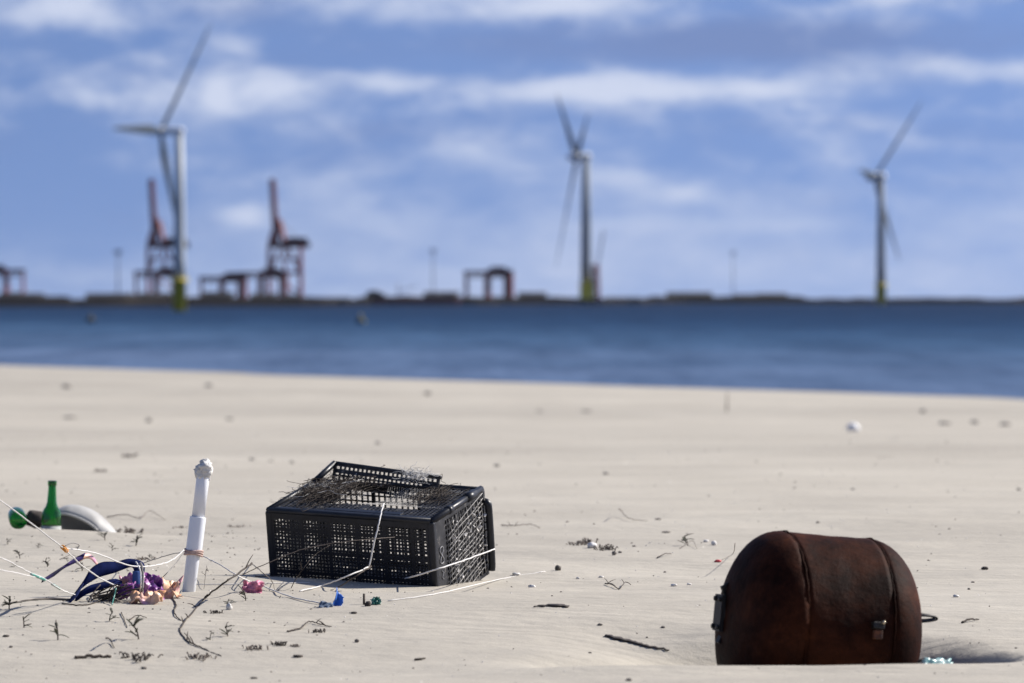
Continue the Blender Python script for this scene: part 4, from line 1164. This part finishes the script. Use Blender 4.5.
for k, (x, y, h, lab, lv) in enumerate([
    (9, 610, 17, 'spiky dark weed at the left edge beside the dark strand', 8),
    (58, 640, 20, 'tall leaning weed in the left foreground', 5),
    (109, 622, 14, 'forked dark weed just below the stalk bundle', 6),
    (139, 640, 20, 'bushy dark weed in the foreground left of the long root', 9),
    (228, 637, 14, 'low dark weed right of the long root', 8),
    (246, 601, 14, 'dark weed directly under the pink scrap', 8),
    (105, 541, 11, 'small weed right below the tip of the curved plastic piece', 6),
    (136, 546, 15, 'upright thin weed between the plastic piece and the pipe', 6),
    (20, 559, 10, 'small weed below the lying bottle, near the taut cord', 6),
    (48, 567, 9, 'tiny weed under the taut cord', 6),
    (82, 571, 12, 'dark weed above the arch of the navy strap', 7),
    (227, 607, 11, 'pale dry weed right of the pipe foot', 5),
    (38, 548, 6, 'tiny weed on the crest below the upright bottle', 5),
    (112, 551, 8, 'tiny dark weed left of the upright thin weed', 5),
    (150, 558, 6, 'tiny dark weed left of the pipe sleeve', 5),
    (24, 628, 16, 'thin pale weed in the far left foreground', 4),
    (688, 546, 14, 'dry brown weed in the open sand left of the tank', 6),
    (283, 570, 8, 'tiny weed at the lower left edge of the crate', 5),
    (210, 640, 10, 'small weed inside the bend of the long root', 6),
    (8, 545, 7, 'tiny weed at the left edge below the lying bottle', 5),
    (67, 561, 6, 'tiny dark weed under the orange tie', 5),
    (14, 567, 5, 'tiny weed between the left cords', 4),
]):
    seedling(x, y, h, lab, 300 + k, lv, 'weed')

# clumps of dry seaweed and roots
def clump(x, y, w, h, label, seed, mt='kelp', group='clumps of dry seaweed', n=26):
    random.seed(seed)
    g = GP(x, y); W = px(w, g.y) / 2; H = px(h, g.y)
    m = MB()
    for k in range(n):
        a = Vector((random.gauss(0, .42) * W, random.gauss(0, .5) * W, -.002)); pts = [a]
        d = Vector((random.uniform(-1, 1) * W * .4, random.uniform(-1, 1) * W * .4, H * random.uniform(.1, .9)))
        pts += [a + d * .5 + Vector((0, 0, H * .12)), a + d * Vector((1, 1, .35)).length * .6]
        pts[-1].z *= random.uniform(.2, .9)
        m.tube([g + q for q in wind(pts, 3)], random.uniform(.025, .06) * H + .0006, 4)
        if k % 3 == 0: m.leaf(g + a, (random.uniform(-1, 1), random.uniform(-1, 1), .3), (0, 0, 1), W * .3, H * .08 + .0008, .4)
    o = m.build('seaweed_clump', M[mt]); tag(o, label, 'seaweed', group); return o
for k, (x, y, w, h, lab) in enumerate([
    (136, 659, 44, 12, 'wide dark seaweed clump in the foreground below the bushy weed'),
    (199, 659, 26, 10, 'dark seaweed clump in the foreground near the end of the long root'),
    (254, 650, 24, 8, 'low brown seaweed clump right of the long root end'),
    (280, 646, 18, 8, 'round dark seaweed clump below the branching twig'),
    (295, 647, 12, 5, 'small seaweed clump right of the round one'),
    (128, 533, 30, 10, 'black seaweed clump at the tip of the curved plastic piece'),
    (130, 457, 16, 7, 'dark seaweed clump far back above the pipe'),
    (99, 472, 16, 6, 'brown seaweed clump far back left of the pipe top'),
    (578, 545, 26, 7, 'brown debris clump at the left of the shell row'),
    (606, 550, 24, 9, 'dark debris clump at the right of the shell row'),
    (589, 543, 16, 9, 'upright debris clump in the middle of the shell row'),
    (142, 560, 26, 6, 'flat brown root clump left of the pipe sleeve'),
    (212, 613, 20, 6, 'small brown root clump between pipe and long root'),
    (237, 527, 22, 4, 'thin dark debris on the sand left of the crate'),
    (180, 528, 18, 4, 'thin brown debris on the sand right of the wavy twig'),
    (318, 633, 16, 7, 'pale root clump under the branching twig'),
]):
    clump(x, y, w, h, lab, 500 + k, 'kelp' if k % 3 == 0 else 'twigpale')

# ------------------------------------------------------------------ stones and bits
for k, (x, y, w, h, mt, lab) in enumerate([
    (67, 386, 12, 8, 'stone', 'dark stone far back near the water at left'),
    (149, 420, 8, 8, 'stone', 'dark stone on the far sand above the seaweed clump'),
    (230, 419, 10, 5, 'stone', 'flat brown stone on the far sand above the white pipe'),
    (70, 417, 18, 5, 'stone', 'flat grey stone on the far sand at left'),
    (209, 385, 11, 6, 'stone', 'grey stone close to the waterline, left part'),
    (252, 459, 8, 5, 'stone', 'dark pebble behind the white pipe to its right'),
    (292, 462, 7, 4, 'stone', 'brown pebble just behind the left of the crate'),
    (271, 461, 7, 3, 'stone', 'flat pale brown pebble between two pebbles behind the crate'),
    (428, 393, 9, 7, 'stone', 'grey stone near the waterline above the crate'),
    (587, 411, 14, 5, 'stone', 'flat stone far back in the middle near the water'),
    (540, 411, 9, 4, 'stone', 'small flat stone left of the middle far stone'),
    (378, 443, 8, 5, 'stone', 'pebble on the far sand straight above the crate'),
    (497, 465, 8, 5, 'stone', 'pebble behind the right end of the crate'),
    (606, 473, 8, 5, 'stone', 'pebble with a pale side in the middle of the far sand'),
    (923, 411, 8, 8, 'stone', 'stone far back at right near the water'),
    (945, 423, 16, 5, 'stone', 'leftmost flat stone of the far right row'),
    (975, 422, 12, 7, 'stone', 'middle stone of the far right row'),
    (1005, 424, 16, 6, 'stone', 'rightmost flat stone of the far right row'),
    (1019, 489, 6, 4, 'stone', 'dark pebble at the right edge of the photo'),
    (818, 522, 5, 3, 'stone', 'tiny pebble behind the tank'),
    (853, 489, 6, 3, 'stone', 'tiny pale brown pebble further behind the tank'),
    (985, 568, 10, 5, 'kelp', 'dark dry pod on the sand upper right of the tank'),
    (973, 582, 5, 2, 'stone', 'tiny dark chip below the dry pod'),
    (969, 589, 4, 2.5, 'stone', 'tiniest dark chip right of the tank'),
    (558, 568, 8, 8, 'stone', 'black pebble right of the crate'),
    (600, 625, 7, 3, 'stone', 'tiny dark chip above the seaweed blade'),
    (590, 653, 5, 2, 'stone', 'tiny dark chip below the seaweed blade'),
    (629, 680, 8, 4, 'stone', 'dark pebble at the bottom edge of the photo'),
    (357, 641, 6, 5, 'stone', 'black pebble in the foreground below the teal scrap'),
    (354, 613, 8, 3, 'kelp', 'flat black chip below the teal scrap'),
    (298, 656, 13, 4, 'kelp', 'flat dark chip in the foreground below the seaweed clumps'),
    (614, 553, 6, 9, 'stone', 'tall dark pebble at the right end of the shell row'),
    (620, 552, 5, 4, 'stone', 'small black pebble last in the shell row'),
    (254, 678, 10, 3, 'kelp', 'blurred dark chip at the bottom left of the photo'),
    (6, 636, 9, 3, 'kelp', 'flat dark chip at the left edge in the foreground'),
    (11, 647, 5, 3, 'stone', 'small dark pebble at the left edge in the foreground'),
    (144, 668, 8, 4, 'stone', 'small pebble below the wide seaweed clump'),
    (665, 572, 4, 2, 'stone', 'tiny chip between the crooked twig and the tank'),
    (658, 519, 8, 3, 'stone', 'small flat stone right of the hooked stem'),
    (666, 532, 12, 2.5, 'kelp', 'flat brown chip above the dry weed'),
    (634, 546, 5, 3, 'stone', 'tiny brown pebble right of the shell row'),
    (647, 638, 3, 2, 'stone', 'tiny dark chip on the slope left of the tank'),
    (663, 628, 6, 2.5, 'stone', 'brown chip at the top of the slope left of the tank'),
]):
    if mt == 'stone' and y < 500: mt = 'stonepale'
    rock('pebble', x, y, w * .78, h * (.55 if y < 560 else .75), M[mt], lab, 'pebble', 'stones and dark bits on the sand', 60 + k)
for k, (x, y, w, h, lab) in enumerate([
    (592, 545, 9, 7, 'white shell sticking up in the middle of the shell row'),
    (516, 574, 8, 3.5, 'white shell flake right of the crate, upper of two'),
    (532, 586, 8, 3, 'white shell flake right of the crate, lower of two'),
    (578, 578, 4, 2, 'tiny white shell chip right of the black pebble'),
    (601, 577, 5, 2, 'white shell chip above the crooked twig'),
    (674, 585, 6, 3, 'white shell chip left of the tank'),
    (689, 584, 5, 2, 'grey white shell chip nearest the tank on its left'),
    (706, 541, 5, 3, 'pale shell chip right of the dry weed'),
    (714, 543, 5, 5, 'pale upright shell chip above the red bit'),
    (229, 607, 6, 7, 'pale shell at the foot of the dry weed right of the pipe'),
    (956, 596, 6, 3, 'pale shell chip right of the tank'),
]):
    rock('shell_chip', x, y, w, h, M['shell'], lab, 'shell', 'white shell chips on the sand', 200 + k, .5)

# countless grit: tiny fragments over the near sand
random.seed(5)
for nm, mt, n, lab, s0, s1 in (('shell_grit', 'shell', 900, 'tiny pale shell fragments scattered over the sand', .0012, .0034), ('plant_grit', 'stone', 1000, 'tiny dark plant fragments scattered over the sand', .0012, .0042)):
    m = MB()
    for k in range(n):
        y = 9.6 * (40 / 9.6) ** (random.random() ** 1.1); x = random.uniform(-.19, .17) * y
        if mt == 'stone' and random.random() < .4: y = random.uniform(10.5, 17); x = random.gauss(-1.2, .5)
        s_ = random.uniform(s0, s1) * (y / 12) ** .8
        rt = Euler((random.uniform(-.5, .5), random.uniform(-.5, .5), random.uniform(0, 6.28))).to_matrix()
        m.box((x, y, hz(x, y) + s_ * .25), (s_ * random.uniform(1, 3.2), s_ * random.uniform(.7, 1.4), s_ * .8), rt, .6)
    tag(m.build(nm, M[mt]), lab, 'debris', kind='stuff')

# ------------------------------------------------------------------ air
hm = bpy.data.materials.new('sea_haze'); hm.use_nodes = True; hm.node_tree.nodes.clear()
hv = hm.node_tree.nodes.new('ShaderNodeVolumePrincipled'); ho = hm.node_tree.nodes.new('ShaderNodeOutputMaterial')
hv.inputs['Density'].default_value = HAZE; hv.inputs['Color'].default_value = (.82, .88, 1, 1)
hm.node_tree.links.new(hv.outputs[0], ho.inputs['Volume'])
b = MB(); b.box((0, 4600, 90), (20400, 15600, 202))
tag(b.build('haze', hm), 'thin sea haze over the water and the far shore', 'haze', kind='stuff')

# ------------------------------------------------------------------ camera
cam = bpy.data.cameras.new('camera'); co_ = bpy.data.objects.new('camera', cam); C.objects.link(co_)
co_.location = (0, 0, CAMZ); co_.rotation_euler = (math.pi / 2 + PITCH, 0, 0)
cam.lens = 135; cam.sensor_width = 36; cam.clip_start = .1; cam.clip_end = 30000
cam.dof.use_dof = True; cam.dof.focus_distance = 12.9; cam.dof.aperture_fstop = 3.9
S.camera = co_

# ------------------------------------------------------------------ light and sky
EL, AZ = R(36), R(25)            # sun elevation; azimuth from +x toward +y
sd_ = Vector((math.cos(EL) * math.cos(AZ), math.cos(EL) * math.sin(AZ), math.sin(EL)))
sl = bpy.data.lights.new('sun', 'SUN'); sl.energy = 4.8; sl.angle = R(.53); sl.color = (1, .95, .88)
so = bpy.data.objects.new('sun', sl); C.objects.link(so); so.rotation_euler = sd_.to_track_quat('Z', 'Y').to_euler()

W = bpy.data.worlds.new('World'); S.world = W; W.use_nodes = True
nt = W.node_tree; nt.nodes.clear()
def N(t, **kw):
    n = nt.nodes.new(t)
    for k, v in kw.items(): setattr(n, k, v)
    return n
L_ = nt.links.new
def math_(op, a, b_=None, c_=None):
    n = N('ShaderNodeMath', operation=op)
    for i_, q in enumerate((a, b_, c_)):
        if q is None: continue
        if hasattr(q, 'name') and hasattr(q, 'is_output'): L_(q, n.inputs[i_])
        else: n.inputs[i_].default_value = q
    return n.outputs[0]
tc = N('ShaderNodeTexCoord')
sep = N('ShaderNodeSeparateXYZ'); L_(tc.outputs['Generated'], sep.inputs[0])
sky = N('ShaderNodeTexSky', sky_type='NISHITA'); sky.sun_disc = False
sky.sun_elevation = EL; sky.sun_rotation = math.pi / 2 - AZ
sky.air_density = 1.0; sky.dust_density = .6; sky.ozone_density = 3.0
# look a little higher into the sky so that the band above the sea is blue as under this clear air
lift = N('ShaderNodeVectorMath', operation='ADD'); lift.inputs[1].default_value = (0, 0, .33); L_(tc.outputs['Generated'], lift.inputs[0])
nrm = N('ShaderNodeVectorMath', operation='NORMALIZE'); L_(lift.outputs[0], nrm.inputs[0]); L_(nrm.outputs[0], sky.inputs['Vector'])
u_ = math_('MULTIPLY', math_('ARCTAN2', sep.outputs['X'], sep.outputs['Y']), 38.4)
v_ = math_('MULTIPLY', math_('ARCSINE', sep.outputs['Z']), 38.4)
comb = N('ShaderNodeCombineXYZ'); L_(u_, comb.inputs[0]); L_(v_, comb.inputs[1])
def cn(su, sv, detail, off, rough=.55, dist=0.0):
    mp = N('ShaderNodeMapping'); mp.inputs['Scale'].default_value = (su, sv, 1); mp.inputs['Location'].default_value = off
    L_(comb.outputs[0], mp.inputs['Vector'])
    n = N('ShaderNodeTexNoise'); n.inputs['Scale'].default_value = 1; n.inputs['Detail'].default_value = detail; n.inputs['Roughness'].default_value = rough; n.inputs['Distortion'].default_value = dist
    L_(mp.outputs[0], n.inputs['Vector']); return n.outputs['Fac']
def blob(u0, v0, su, sv, amp):
    a = math_('POWER', math_('ABSOLUTE', math_('DIVIDE', math_('SUBTRACT', u_, u0), su)), 2.0)
    b_ = math_('POWER', math_('ABSOLUTE', math_('DIVIDE', math_('SUBTRACT', v_, v0), sv)), 2.0)
    e = math_('EXPONENT', math_('MULTIPLY', math_('ADD', a, b_), -1.0))
    return math_('MULTIPLY', e, amp)
def total(ls):
    t = ls[0]
    for q in ls[1:]: t = math_('ADD', t, q)
    return t
def U(x): return (x - 512) / 100
def V(y): return (299 - y) / 100
n1 = cn(.50, 1.35, 6, (3.1, .4, 0), .58, .4)
n2 = cn(1.3, 2.9, 6, (7.7, 2.2, 0), .6, .3)
# bright cloud amount
lowf = N('ShaderNodeMapRange'); lowf.inputs['From Min'].default_value = .7; lowf.inputs['From Max'].default_value = 2.0; lowf.inputs['To Min'].default_value = .38; L_(v_, lowf.inputs['Value'])
br = total([math_('MULTIPLY', math_('ADD', math_('MULTIPLY', math_('SUBTRACT', n1, .5), 1.9), math_('MULTIPLY', math_('SUBTRACT', n2, .5), 1.4)), lowf.outputs[0]),
            blob(U(60), V(12), .8, .22, .75), blob(U(430), V(10), 1.1, .16, .55), blob(U(575), V(4), .7, .13, .6), blob(U(890), V(-4), .5, .14, .7),
            blob(U(265), V(84), .5, .19, .8), blob(U(217), V(96), .13, .14, .65), blob(U(60), V(100), .9, .16, .42), blob(U(232), V(46), .3, .1, .3),
            blob(U(380), V(80), .6, .12, .75), blob(U(620), V(90), 1.7, .15, .8), blob(U(960), V(70), .9, .15, .75), blob(U(770), V(88), .6, .1, .3),
            blob(U(245), V(216), .25, .12, .5), blob(U(690), V(195), .35, .1, .35), blob(U(620), V(178), .3, .08, .25), blob(U(700), V(225), 1.2, .1, .25),
            blob(U(512), V(285), 9, .9, .32), blob(U(512), V(130), 9, 1.4, .10),
            blob(U(700), V(45), 3.2, .2, -.35), blob(U(40), V(200), 1.6, .8, -.35)])
brf = N('ShaderNodeMapRange'); brf.interpolation_type = 'SMOOTHSTEP'; brf.inputs['From Min'].default_value = -.15; brf.inputs['From Max'].default_value = .95; L_(br, brf.inputs['Value'])
# grey underside of the cloud deck
dk = total([math_('MULTIPLY', math_('SUBTRACT', cn(.5, 1.7, 4, (1.2, 5.5, 0), .55), .5), 1.4),
            blob(U(740), V(44), 3.0, .24, .95), blob(U(230), V(8), .9, .2, .5), blob(U(880), V(125), 1.6, .22, .3), blob(U(330), V(130), 2.2, .22, .25)])
dkf = N('ShaderNodeMapRange'); dkf.interpolation_type = 'SMOOTHSTEP'; dkf.inputs['From Min'].default_value = .0; dkf.inputs['From Max'].default_value = .9; L_(dk, dkf.inputs['Value'])
STR = .08
bg0 = N('ShaderNodeBackground'); bg0.inputs['Strength'].default_value = STR; tint = N('ShaderNodeMix', data_type='RGBA', blend_type='MULTIPLY'); tint.inputs[0].default_value = 1; tint.inputs[7].default_value = (.92, .92, 1.09, 1)
L_(sky.outputs[0], tint.inputs[6]); L_(tint.outputs[2], bg0.inputs['Color'])
bg1 = N('ShaderNodeBackground'); bg1.inputs['Strength'].default_value = STR; bg1.inputs['Color'].default_value = (1.55, 2.2, 4.25, 1)
bg2 = N('ShaderNodeBackground'); bg2.inputs['Strength'].default_value = STR; bg2.inputs['Color'].default_value = (5.4, 5.9, 7.3, 1)
m1 = N('ShaderNodeMixShader'); L_(math_('MULTIPLY', dkf.outputs[0], .8), m1.inputs[0]); L_(bg0.outputs[0], m1.inputs[1]); L_(bg1.outputs[0], m1.inputs[2])
m2 = N('ShaderNodeMixShader'); L_(math_('MULTIPLY', brf.outputs[0], .92), m2.inputs[0]); L_(m1.outputs[0], m2.inputs[1]); L_(bg2.outputs[0], m2.inputs[2])
out = N('ShaderNodeOutputWorld'); L_(m2.outputs[0], out.inputs['Surface'])

S.view_settings.view_transform = 'Standard'; S.view_settings.look = 'None'
S.view_settings.exposure = 0.6; S.view_settings.gamma = 1
S.render.engine = 'CYCLES'
S.render.resolution_x = 1024; S.render.resolution_y = 683
